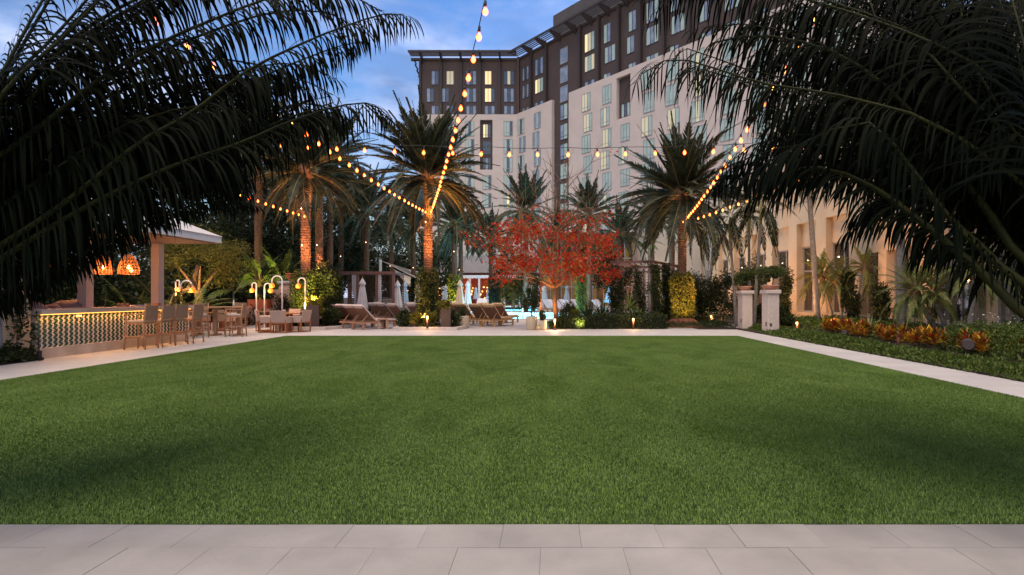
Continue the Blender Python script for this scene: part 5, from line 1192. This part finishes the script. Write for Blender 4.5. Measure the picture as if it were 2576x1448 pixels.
# four stools at the bar face the counter (-X)
for (px, py), lb_ in zip(((305, 879), (364, 873), (406, 868.5), (450, 863)), ('nearest woven-back bar stool at the tiled bar', 'second bar stool from the near end of the tiled bar', 'third bar stool from the near end of the tiled bar', 'farthest bar stool at the end of the tiled bar')):
    q = G(px, py); place('stool', bar_stool, (-10.95, q.y, 0), PI / 2 + random.uniform(-.05, .05), lb_, 'woven bar stools at the tiled bar')
def high_table():
    t = thing('high_table', 'x', 'table')
    for k in range(6): obj('slat', MB().b2((-.7, -.36 + .12 * k + .004, 1.0), (.7, -.24 + .12 * k - .004, 1.035)), teak, t)
    for sx in (-1, 1):
        obj('leg', MB().b2((sx * .42 - .05, -.05, .06), (sx * .42 + .05, .05, .96)), teak, t); obj('foot', MB().b2((sx * .42 - .045, -.32, 0), (sx * .42 + .045, .32, .058)), teak, t); obj('bearer', MB().b2((sx * .42 - .04, -.33, .961), (sx * .42 + .04, .33, .999)), teak, t)
    obj('foot_rail', MB().b2((-.37, -.03, .22), (.37, .03, .27)), teak, t)
    return t
place('high', high_table, (-13.0, 20.1, 0), 0, 'left high teak table between bar stools beyond the bar', 'high teak tables'); place('high', high_table, (-11.55, 20.4, 0), 0, 'right high teak table with cream stools beyond the bar', 'high teak tables')
G2 = 'woven bar stools at the high tables'
for x, y, rz, lb_ in ((-12.95, 19.45, -.35, 'brown-backed stool at the left high table facing the pavilion'), (-12.05, 19.4, -.3, 'brown-backed stool at the near side of the right high table'), (-11.0, 19.95, PI / 2 + .25, 'cream-fronted stool at the right end of the high tables'), (-12.9, 20.85, PI, 'stool on the far side of the left high table'), (-11.7, 21.2, PI, 'stool on the far side of the right high table'), (-13.9, 20.2, -PI / 2, 'stool at the left end of the high tables')):
    c = dup(first['stool'], (x, y, 0), rz, lb_); c['group'] = G2
def table_low(r=.55):
    t = thing('dining_table', 'x', 'table'); obj('tabletop', MB().lathe([(r, .70), (r + .01, .715), (r, .735), (.01, .736)], n=28), teakd, t)
    for a in (.8, 2.37, 3.94, 5.5): obj('leg', MB().box((.22 * math.cos(a), .22 * math.sin(a), .35), (.09, .09, .70)), teakd, t)
    return t
tx, ty = -10.55, 22.75
place('table', table_low, (tx, ty, 0), 0, 'round teak dining table ringed by four armchairs near the lawn', 'teak dining tables')
GC = 'woven teak dining armchairs'
for x, y, rz, lb_ in ((-10.30, 21.85, .02, 'dining armchair with its back to the lawn at the round table'), (-9.85, 22.45, 1.35, 'dining armchair right of the round table facing left'), (-10.95, 22.05, -1.0, 'dining armchair front left of the round table seen from the side'), (-11.55, 23.1, -1.3, 'dining armchair at the left of the round table, back to the lamps'), (-10.9, 23.9, 2.9, 'dining armchair on the far side of the round table'), 
    (-14.4, 26.3, 1.4, 'lone dining armchair at the far left facing the bar tables'), (-14.6, 27.0, -2.9, 'dining armchair before the vine-covered low wall'), (-11.9, 26.2, 2.9, 'dining armchair deep behind the lamps'), (-10.6, 25.6, 2.9, 'pale armchair at the rear table beside the ivy'),
    (-14.3, 23.3, .2, 'cream armchair left of the rear low table beyond the high tables'), (-13.2, 23.1, -.2, 'cream armchair nearest the high tables, seen below the tabletops'), (-15.6, 23.6, -1.2, 'cream armchair farthest left beyond the high tables')):
    c = place('chair', dining_chair, (x, y, 0), rz, lb_, GC); c['group'] = GC
for x, y, lb_ in ((-12.6, 25.6, 'rear teak dining table between the lamps and the low wall'), (-10.9, 25.2, 'teak table tucked beside the ivy planter'), (-13.8, 24.0, 'teak dining table beyond the high tables')):
    dup(first['table'], (x, y, 0), 0, lb_)
obj_n = tag(obj('napkin_holder', MB().b2((-.05, -.05, 0), (.05, .05, .12)), cush, None, loc=(tx - .1, ty + .1, .737), bevel=.01), 'small cream box on the round dining table', 'box')
tag(obj('bottle', MB().lathe([(.03, 0), (.03, .14), (.012, .18), (.012, .24)], n=12), whitem, None, True, (-11.35, 20.45, 1.036)), 'small white bottle on the right high table', 'bottle')
for i, (y, w_, h_, m_, lb_) in enumerate(((15.95, .20, .10, teak, 'small wooden caddy on the bar counter by the column'), (16.5, .34, .045, cush, 'folded white towels on the bar counter behind the first stools'), (17.3, .16, .09, teak, 'wooden napkin box at the far end of the bar counter'))):
    tag(obj('counter_box', MB().b2((-.1, -w_ / 2, 0), (.1, w_ / 2, h_)), m_, None, loc=(-11.95, y, 1.121), bevel=.008), lb_, 'box')
# curved lamps
amber = bpy.data.materials.new('amber_globe'); 
amber = mat('amber_globe', (.6, .15, .025), .3, emit=(1, .20, .015), es=.75)
def curved_lamp(label, pole, globe, ytop, Y, e=14):
    a = P(pole, 743, Y); g = P(globe[0], globe[1], Y); zt = H - (ytop - CY) * Y / F; t = thing('curved_lamp', label, 'lamp', (a.x, Y, 0), group='white hooked lamps with amber globes')
    dx = g.x - a.x; rr = abs(dx) / 2; pts = [(0, 0, 0), (0, 0, zt - rr)] + [(dx / 2 - dx / 2 * math.cos(PI * k / 10), 0, zt - rr + rr * math.sin(PI * k / 10)) for k in range(1, 11)] + [(dx, 0, g.z + .10)]
    obj('pole', MB().tube(pts, .028, 8), whitem, t, True); obj('base_plate', MB().lathe([(.13, 0), (.13, .015), (.03, .02)], n=20), whitem, t)
    m = MB().lathe([(.045, .105), (.085, .07), (.105, 0), (.095, -.05), (.07, -.08), (.03, -.09)], (dx, 0, g.z), 18); obj('globe', m, amber, t, True)
    obj('bulb', MB().lathe([(.01, -.04), (.03, -.01), (.03, .02), (.01, .05)], (dx, -.085, g.z + .02), 10), glow('lamp_bulb', (1, .42, .10), 2.5), t, True)
    lamp(t, (dx, -.16, g.z - .12), e, (1, .45, .14), .08); return t
curved_lamp('left hooked lamp bending left over the dining chairs', 645, (634, 731.5), 712, 24.2)
curved_lamp('middle hooked lamp bending right behind the tallest one', 665, (680.5, 732), 713.5, 24.0)
curved_lamp('tallest hooked lamp bending left above the round table', 710, (684, 719.5), 694.5, 23.3)
curved_lamp('hooked lamp half hidden in the ivy sleeve, bending left', 768, (750, 720.5), 700, 24.3)
curved_lamp('left hooked lamp of the pair beyond the bar', 442, (451.5, 729), 706, 22.0)
curved_lamp('right hooked lamp of the pair beyond the bar', 455.5, (483, 731), 706.5, 21.6)
# loungers
def lounger(cm, wm_, nm):
    def f():
        t = thing('sun_lounger', 'x', 'sun lounger'); w = .68
        for sx in (-1, 1):
            obj('side_rail', MB().b2((sx * w / 2 - .022, -.95, .26), (sx * w / 2 + .022, 1.0, .33)), wm_, t)
            for sy in (-.78, .86): obj('leg', MB().b2((sx * w / 2 - .035 - .001 * sx, sy - .04, 0), (sx * w / 2 + .035, sy + .04, .259)), wm_, t)
            obj('prop', MB().tube([(sx * .27, -.80, .32), (sx * .27, -.50, .62)], .014, 5), wm_, t)
        for y in (-.93, .98): obj('end_rail', MB().b2((-w / 2 + .023, y - .02, .265), (w / 2 - .023, y + .02, .325)), wm_, t)
        for k in range(7): obj('slat', MB().b2((-w / 2 + .025, -.1 + .155 * k, .31), (w / 2 - .025, -.01 + .155 * k, .329)), wm_, t)
        obj('mattress', MB().b2((-w / 2 + .03, -.12, .331), (w / 2 - .03, 1.0, .41)), cm, t, bevel=.03)
        obj('back_mattress', MB().box((0, -.43, .69), (w - .06, .85, .08), rx=-R(44)), cm, t, bevel=.03)
        obj('back_frame', MB().box((0, -.465, .655), (w - .04, .84, .025), rx=-R(44)), mat('woven_back_panel', (.22, .12, .07), .8, (.15, .08, .05), 50), t)
        obj('head_pillow', MB().box((0, -.74, .97), (w - .1, .18, .10), rx=-R(44)), cm, t, bevel=.03); return t
    return f
fl1 = lounger(mat('mattress_mauve_white', (.56, .47, .44), .9, (.52, .43, .40), 3), mat('lounger_teak', (.40, .21, .13), .6, (.32, .17, .10), 9), '')
fl2 = lounger(mat('mattress_tan_lit', (.62, .44, .24), .9, (.56, .39, .21), 3), mat('lounger_teak_warm_lit', (.50, .29, .12), .6, (.42, .24, .10), 9), '')  # warm light tint put into the mattress and teak colours
fl3 = lounger(mat('mattress_pale', (.62, .60, .66), .9, (.56, .54, .60), 3), teak, '')
hd = -math.atan2(.53, .85)
lo = [((-7.55, 24.4), 'nearest lounger with cream mattress beside the ivy planter'), ((-8.25, 25.1), 'second lounger from the front in the left row'), ((-8.9, 25.9), 'third lounger in the left row behind the nearest one'), ((-9.6, 26.7), 'fourth lounger, half hidden by the bushy column'),
      ((-7.2, 28.0), 'first lounger of the second left row, broad brown back'), ((-6.4, 28.6), 'second lounger of the second left row'), ((-5.8, 29.4), 'third lounger of the second left row near the palm ivy'), ((-8.1, 29.3), 'lounger back-left of the second row'), ((-8.9, 30.5), 'lounger at the far left beside the white umbrella'),
      ((-7.3, 32.3), 'lounger in the third left row under the white umbrella'), ((-6.1, 33.0), 'lounger in the third left row left of the paired umbrellas'), ((-9.5, 33.4), 'lounger by the cabana curtain'), ((-5.6, 35.5), 'lounger near the paired umbrellas by the pool'), ((-7.0, 37.0), 'rear lounger behind the paired umbrellas')]
for (x, y), lb_ in lo: place('lo1', fl1, (x, y, 0), hd + random.uniform(-.06, .06), lb_, 'cream loungers left of the centre palm')
hd2 = -math.atan2(.45, .89)
for (x, y), lb_ in (((-2.45, 26.7), 'front tan lounger nearest the pool and path'), ((-3.15, 27.2), 'second tan lounger left of the front one'), ((-2.35, 29.6), 'tan lounger in the row behind the front one'), ((-3.1, 30.2), 'tan lounger at the back left of the tan group'), ((-3.95, 28.0), 'tan lounger half hidden behind the spiky pot plant'), ((-4.5, 30.5), 'tan lounger behind the centre planter')):
    place('lo2', fl2, (x, y, 0), hd2 + random.uniform(-.05, .05), lb_, 'tan-lit loungers by the pool')
i = 0
for (px, Y, rz) in [(1218, 70, PI), (1230, 70.3, PI), (1241, 70.6, PI), (1253, 70.9, PI), (1265, 71, PI), (1205, 70, PI)]:
    place('lo3', fl3, ((px - CX) * Y / F, Y, 0), rz, ['first', 'second', 'third', 'fourth', 'fifth', 'leftmost'][i] + ' pale lounger in the row beyond the pool, facing the lawn', 'pale loungers beyond the pool'); i += 1
i = 0
for (px, Y) in [(1385, 48), (1412, 47), (1437, 46.5), (1462, 47.5), (1487, 47), (1512, 46.2), (1394, 54), (1425, 54.5), (1455, 54), (1486, 53.5), (1514, 53)]:
    c = dup(first['lo3'], ((px - CX) * Y / F, Y, 0), PI + .7, ['pale lounger right behind the red tree trunk', 'pale lounger just right of the red tree trunk', 'second pale lounger right of the trunk', 'pale lounger behind the dark spiky clump', 'pale lounger left of the trellis post', 'brightest pale lounger touching the trellis post', 'rear pale lounger behind the tree trunk', 'rear pale lounger under the small closed umbrella', 'rear pale lounger behind the twining vine', 'rear pale lounger beside the brown palm fronds', 'rear pale lounger nearest the leaning umbrella'][i]); c['group'] = 'pale loungers right of the red tree'; i += 1
def side_table():
    t = thing('side_table', 'x', 'side table'); obj('tabletop', MB().b2((-.22, -.22, .40), (.22, .22, .43)), teak, t)
    for sx in (-1, 1): obj('leg', MB().b2((sx * .17 - .05, -.2, 0), (sx * .17 + .05, .2, .399)), teak, t)
    return t
q = G(963, 828); place('st', side_table, (q.x, q.y, 0), .3, 'small teak side table beside the nearest lounger', 'teak side tables'); place('st', side_table, (-5.3, 28.0, 0), .3, 'teak side table between second-row loungers', 'teak side tables')
# closed umbrellas
def umbrella(label, px, Y, ztop, zbot, r, m, lean=0):
    t = thing('closed_umbrella', label, 'umbrella', ((px - CX) * Y / F, Y, 0), group='closed pool umbrellas'); n = 32; mb = MB(); v = []; L_ = ztop - zbot
    prof = [(.02, ztop), (.09, ztop - .07 * L_), (.17, ztop - .17 * L_), (.175, ztop - .2 * L_), (.115, ztop - .24 * L_), (.13, ztop - .32 * L_), (r * .7, ztop - .6 * L_), (r * .95, zbot + .08 * L_), (r, zbot + .02), (r * .6, zbot + .10)]
    for i, (q, z) in enumerate(prof):
        for j in range(n):
            a = 2 * PI * j / n; w = 1 + (.22 if i > 4 else .12 if i > 1 else 0) * math.cos(8 * a) + (.10 * math.cos(3 * a + i * .3) if i > 4 else 0)
            v.append((q * w * math.cos(a), q * w * math.sin(a), z - (.05 * math.cos(8 * a) if i >= 8 else 0)))
    f = [(i * n + j, i * n + (j + 1) % n, (i + 1) * n + (j + 1) % n, (i + 1) * n + j) for i in range(len(prof) - 1) for j in range(n)]
    mb.add(v, f); obj('canopy', mb, m, t, True); obj('pole', MB().tube([(0, 0, 0), (0, 0, ztop + .03)], .025, 8), teakd, t, True); obj('finial', MB().lathe([(.02, 0), (.03, .05), (.012, .12)], (0, 0, ztop), 8), teakd, t)
    obj('base', MB().b2((-.3, -.3, 0), (.3, .3, .08)), stone2, t, bevel=.01)
    if lean: t.rotation_euler = (0, lean, 0)
    return t
for a in (('large white closed umbrella standing among the left loungers', 911.7, 31, 2.38, .70, .28, fabric_w), ('white closed umbrella, front of the pair right of centre-left', 1000, 35, 2.36, .65, .28, fabric_w), ('bluish closed umbrella just behind the front one of the pair', 1018.5, 41, 2.45, .75, .27, fabric_b), 
    ('tan closed umbrella above the spiky pot plant', 1157, 36, 2.43, .75, .27, mat('canvas_tan', (.62, .46, .33), .9, (.56, .41, .29), 3)), ('pinkish closed umbrella just right of the tan one', 1176.5, 40, 2.45, .75, .25, fabric_w),
    ('blue closed umbrella left of the green-lit ivy sleeve', 1121, 60, 2.5, .9, .3, fabric_b), ('blue-grey closed umbrella before the left restaurant window', 1197, 68, 2.4, .95, .27, fabric_b), ('slim blue-grey umbrella before the right restaurant window', 1228, 69, 2.35, .95, .24, fabric_b), ('pale closed umbrella at the right edge of the restaurant', 1239, 67, 2.5, .95, .26, fabric_b),
    ('distant closed umbrella under the brown-green ficus', 1299, 72, 2.45, .8, .3, fabric_b), ('blue-white closed umbrella left of the red tree trunk', 1370, 55, 2.45, .8, .3, fabric_b), ('blue-white closed umbrella right of the red tree trunk', 1426, 58, 2.45, .8, .3, fabric_b), ('closed umbrella behind the twining vine', 1465, 54, 2.5, .8, .3, fabric_b)): umbrella(*a)
umbrella('leaning white closed umbrella against the trellis post', 1527, 41, 2.55, .9, .26, fabric_b, .12)
umbrella('white umbrella edge peeping out left of the centre ivy column', 1052, 43, 2.35, .75, .27, fabric_w)
# shade sails and their masts
for (px, yt, Y, lb_) in ((957, 654, 45, 'taller white mast carrying the upper shade sail'), (986, 676, 58, 'shorter white mast carrying the lower shade sail')):
    z = P(px, yt, Y).z; tag(obj('mast', MB().tube([(0, 0, 0), (0, 0, z)], .11, 10), whitem, None, True, ((px - CX) * Y / F, Y, 0)), lb_, 'mast')
def sail(label, a, b, c, sag=.25):
    n = 10; A, B, C_ = P(*a), P(*b), P(*c); o = (A + B + C_) / 3; mb = MB(); idx = {}
    for i in range(n + 1):
        for j in range(n + 1 - i):
            u, v = i / n, j / n; w = 1 - u - v; p = A * w + B * u + C_ * v; e = 27 * u * v * w; k = 4 * (u * w * (1 - v) + v * w * (1 - u) + u * v * (1 - w)) * .09
            p = p + (o - p) * k + Vector((0, 0, -sag * (e * .5 + .4 * (1 - max(u, v, w))))) - o; idx[i, j] = len(mb.v); mb.v.append(tuple(p))
    for i in range(n):
        for j in range(n - i):
            mb.f.append((idx[i, j], idx[i + 1, j], idx[i, j + 1]))
            if j < n - i - 1: mb.f.append((idx[i + 1, j], idx[i + 1, j + 1], idx[i, j + 1]))
    q = obj('shade_sail', mb, sail_m, None, True, o); sm = q.modifiers.new('thick', 'SOLIDIFY'); sm.thickness = .012; tag(q, label, 'shade sail')
sail('upper cream shade sail stretched from the taller mast', (959, 657, 45), (1085, 692, 58), (1090, 722, 42)); sail('lower white shade sail stretched from the shorter mast', (988, 677, 58), (1064, 708, 60), (1044, 738, 46), .3)
# cabanas on the left
cab = thing('cabana', 'brown louvred cabana with tied white curtain left of the big umbrella', 'cabana', (P(870, 0, 34).x, 34, 0)); ox = cab.location.x
xs_ = [(P(px, 0, 34).x - ox) for px in (838, 900, 948, 990)]
for x in xs_: obj('post', MB().b2((x - .07, -.07, 0), (x + .07, .07, 2.7)), brownp, cab)
obj('beam', MB().b2((xs_[0] - .1, -.1, 2.701), (xs_[-1] + .1, .1, 2.86)), brownp, cab)
obj('roof', MB().b2((xs_[0], .11, 2.72), (xs_[-1], 2.6, 2.84)), brownp, cab)
for k in range(24): obj('slat', MB().b2((xs_[0], 2.4, .1 + .11 * k), (xs_[-1], 2.45, .17 + .11 * k)), mat('louvre_brown', (.10, .06, .045), .6), cab)
for x in (xs_[0] + .15, xs_[1] - .22, xs_[2] + .1):
    mb = MB(); n = 9
    for i in range(n + 1):
        z = 2.68 - 2.6 * i / n; w = .12 * (1 - .65 * math.exp(-((z - 1.15) / .35) ** 2)) + .02; off = .09 * math.exp(-((z - 1.15) / .5) ** 2)
        for j in range(9): u = j / 8; mb.v.append((x + off + (u - .5) * 2 * w, .02 + .035 * math.sin(u * 22), z))
    for i in range(n):
        for j in range(8): mb.f.append((i * 9 + j, i * 9 + j + 1, (i + 1) * 9 + j + 1, (i + 1) * 9 + j))
    obj('curtain', mb, fabric_w, cab, True)
tag(obj('cabinet', MB().b2((-.75, -.3, 0), (.75, .3, 1.25)), mat('pale_cabinet', (.42, .36, .30), .7), None, loc=(P(992, 0, 41).x, 41, 0), bevel=.01), 'pale stone service cabinet between the two masts', 'cabinet')
# kiosk beyond the pool
k_ = thing('pool_kiosk', 'small white pool kiosk with pitched roof left of the red tree trunk', 'kiosk', (P(1345, 0, 60).x, 60, 0)); obj('wall', MB().b2((-1.0, 0, 0), (1.0, 1.6, 1.95)), whitem, k_); obj('roof', MB().add([(-1.3, -.2, 1.95), (1.3, -.2, 1.95), (1.3, 1.8, 1.95), (-1.3, 1.8, 1.95), (-.3, .8, 2.7), (.3, .8, 2.7)], [(0, 1, 5, 4), (1, 2, 5), (2, 3, 4, 5), (3, 0, 4), (3, 2, 1, 0)]), whitem, k_)
# pool handrails
for i, (x, y, lb_) in enumerate(((-1.6, 33.75, 'left chrome handrail at the near edge of the pool'), (-.9, 33.75, 'right chrome handrail at the near edge of the pool'))):
    tag(obj('handrail', MB().tube([(0, 0, 0), (0, -.02, .75), (0, .25, .92), (0, .7, .75), (0, 1.1, .1), (0, 1.15, -.4)], .022, 8), mat('chrome', (.7, .72, .75), .15, metal=1), None, True, (x, y, 0)), lb_, 'handrail')
# brown panels in the planters
tag(obj('service_panel', MB().b2((-.27, 0, 0), (.27, .06, .92)), mat('bronze_sheet', (.075, .05, .042), .6), None, loc=(P(786, 0, 24.1).x, 24.1, .1), bevel=.005), 'dark bronze screen panel standing in the left planter', 'panel')
tag(obj('service_panel', MB().b2((-.21, 0, 0), (.21, .3, .78)), mat('bronze_sheet', (.075, .05, .042), .6), None, loc=(P(1121, 0, 24.0).x, 24.0, .1), bevel=.005), 'dark bronze cabinet standing in the centre planter', 'cabinet')
# path lights
def path_light(label, px, py, h, colr, e, hm=None, z0=0, r=.045, lit=True):
    q = G(px, py); t = thing('path_light', label, 'path light', (q.x, q.y, z0), group='low path lights')
    obj('stem', MB().tube([(0, 0, 0), (0, 0, h * .72)], r * .8, 10), hm or mat('rust_brown_metal', (.12, .04, .025), .6), t, True)
    if lit: obj('lens', MB().lathe([(r * .75, h * .722), (r * .8, h * .93)], n=12), glow('path_light_lens', (1, .55, .2), 6), t)
    else: obj('louvre', MB().lathe([(r * (1 if k % 2 else .7), h * (.722 + .03 * k)) for k in range(7)], n=12), hm or mat('rust_brown_metal', (.12, .04, .025), .6), t)
    obj('cap', MB().lathe([(r, h * .931), (r, h * .97), (r * .3, h)], n=12), hm or mat('rust_brown_metal', (.12, .04, .025), .6), t, True)
    if lit: lamp(t, (0, -.10, h * .8), e, colr, .04)
path_light('white-hot path light at the foot of the red tree', 1395.7, 831.5, .48, (1, .62, .28), 26)
path_light('red path light in the centre planter', 1075, 832, .52, (1, .5, .2), 16, z0=.1)
path_light('path light in the hedge before the trellis', 1593, 829.5, .50, (1, .55, .2), 9)
path_light('path light in low plants left of the pedestals', 1789, 816, .45, (1, .6, .2), 9)
path_light('path light right of the right pedestal in groundcover', 2004.7, 834.5, .40, (1, .6, .22), 8)
path_light('unlit ribbed red-brown bollard before the crotons', 2260, 879.5, .46, (1, .6, .2), 0, lit=False)
for px, py, r_, L_, lb_, z in ((2436, 905, .13, .30, 'large dark cylinder garden speaker near the crotons', .33), (2124, 855, .085, .2, 'small dark cylinder garden speaker among the groundcover', .22)):
    q = G(px, py); t = thing('garden_speaker', lb_, 'speaker', (q.x, q.y, 0), -.6); dk = mat('dark_speaker_plastic', (.055, .04, .038), .6)
    m = MB().tube([(0, 0, z), (0, L_, z)], r_, 20); obj('body', m, dk, t, True); obj('grille', MB().tube([(0, -.012, z), (0, -.001, z)], r_ * .84, 20), mat('speaker_grille', (.09, .07, .065), .8), t); obj('spike', MB().tube([(0, L_ / 2, 0), (0, L_ / 2, z - r_ + .01)], .02, 8), dk, t)
t = thing('garden_spotlight', 'black spike spotlight at the near foot of the tiled bar', 'spotlight', (-11.25, 12.55, 0)); obj('spike', MB().tube([(0, 0, 0), (-.02, 0, .5)], .012, 6), blackm, t); obj('head', MB().tube([(0, 0, .02), (.0, 0, .22)], .045, 10), blackm, t); obj('knob', MB().tube([(.04, -.05, .05), (.12, -.05, .05)], .035, 8), blackm, t)
q = G(2125, 833)
# string lights
bulb_m = glow('string_bulb', (1, .10, .006), 1.3, clear=1)
bm = MB().lathe([(.012, .0), (.020, -.02), (.040, -.065), (.036, -.095), (.016, -.118), (.003, -.122)], n=10).mesh('bulb', bulb_m, True)
cm2 = MB().lathe([(.006, -.03), (.024, -.05), (.030, -.072), (.022, -.097), (.004, -.108)], n=8).mesh('filament', glow('hot_filament', (1, .50, .10), 3.0), True)
sm_ = MB().lathe([(.008, .075), (.017, .07), (.019, .01), (.016, -.002)], n=8).mesh('socket', blackm, True)
def strand(label, a, b, sag, ds, e=3.2, skip=0, end=1.0, col=(1, .46, .13)):
    A, B = Vector(a), Vector(b); t = thing('string_light', label, 'string lights', tuple(A), group='festoon strings over the lawn'); L_ = (B - A).length; n = 40
    f = lambda u: (B - A) * u + Vector((0, 0, -sag * 4 * u * (1 - u)))
    obj('cable', MB().tube([f(k / n) + Vector((0, 0, .02 * math.sin(k * 2.3))) for k in range(n + 1)], .007, 5), blackm, t, True)
    k = 0; s = skip
    while s < L_ * end:
        u = s / L_; p = f(u); c = link('bulb', bm, t, (p.x, p.y, p.z - .09), (random.uniform(-.12, .12), random.uniform(-.12, .12), 0), random.uniform(.98, 1.12)); link('socket', sm_, c, (0, 0, 0)); link('filament', cm2, c, (0, 0, 0))
        lamp(t, (p.x, p.y, p.z - .155), e, col, .012, 'filament'); s += ds * random.uniform(.94, 1.06); k += 1
    return t
strand('festoon string falling from overhead to the centre palm', (-5.38, 25.8, 5.35), (1.1, -.6, 5.6), .42, .70, 30.9, .25)
strand('festoon string from the centre palm to the upper left', (-5.55, 25.8, 5.35), (-5.0, -.5, 5.6), .40, .70, 26.4, .3)
strand('festoon string from the orange-lit palm to the far left', (-11.0, 25.8, 5.15), (-8.6, -.5, 5.6), .38, .72, 30.9, .3)
strand('nearly level festoon string crossing the whole view', (-11.8, 14.0, 5.75), (12.6, 14.1, 5.85), .72, .72, 16.2, .8)
strand('festoon string from the right palm to the overhead centre', (6.15, 26.2, 4.95), (2.2, -.5, 5.6), .42, .70, 26.4, .25)
strand('festoon string from the right palm toward the ballroom side', (6.25, 26.2, 4.95), (7.9, -.5, 5.6), .42, .72, 26.4, .5)
lamp(pA, (.9, -.9, 3.2), 46, (1, .36, .14), .3, 'uplight_or_fill'); lamp(pC, (.8, -.9, 3.4), 40, (1, .36, .14), .3, 'uplight_or_fill'); spot(pC, (.9, -1.1, 4.5), (.4, 0, 7.4), 420, (1, .42, .10), 110); spot(pA, (.6, -1.2, 4.6), (.2, 0, 7.6), 260, (1, .40, .14), 110); spot(pD, (.7, -1.1, 4.2), (.1, 0, 6.6), 120, (1, .45, .22), 110); spot(pD, (.9, -1.3, .4), (0, 0, 4.5), 300, (1, .46, .26), 60)  # high lamps by the trunks are fixtureless, added for string-light glow
spot(pB, (.5, -1.2, 2.6), (0, 0, 5.2), 420, (1, .36, .14), 90); spot(pC, (.6, -1.6, 2.4), (0, 0, 6.2), 520, (1, .36, .10), 90); spot(pA, (.3, -1.6, 2.2), (0, 0, 5.4), 460, (1, .38, .13), 80)
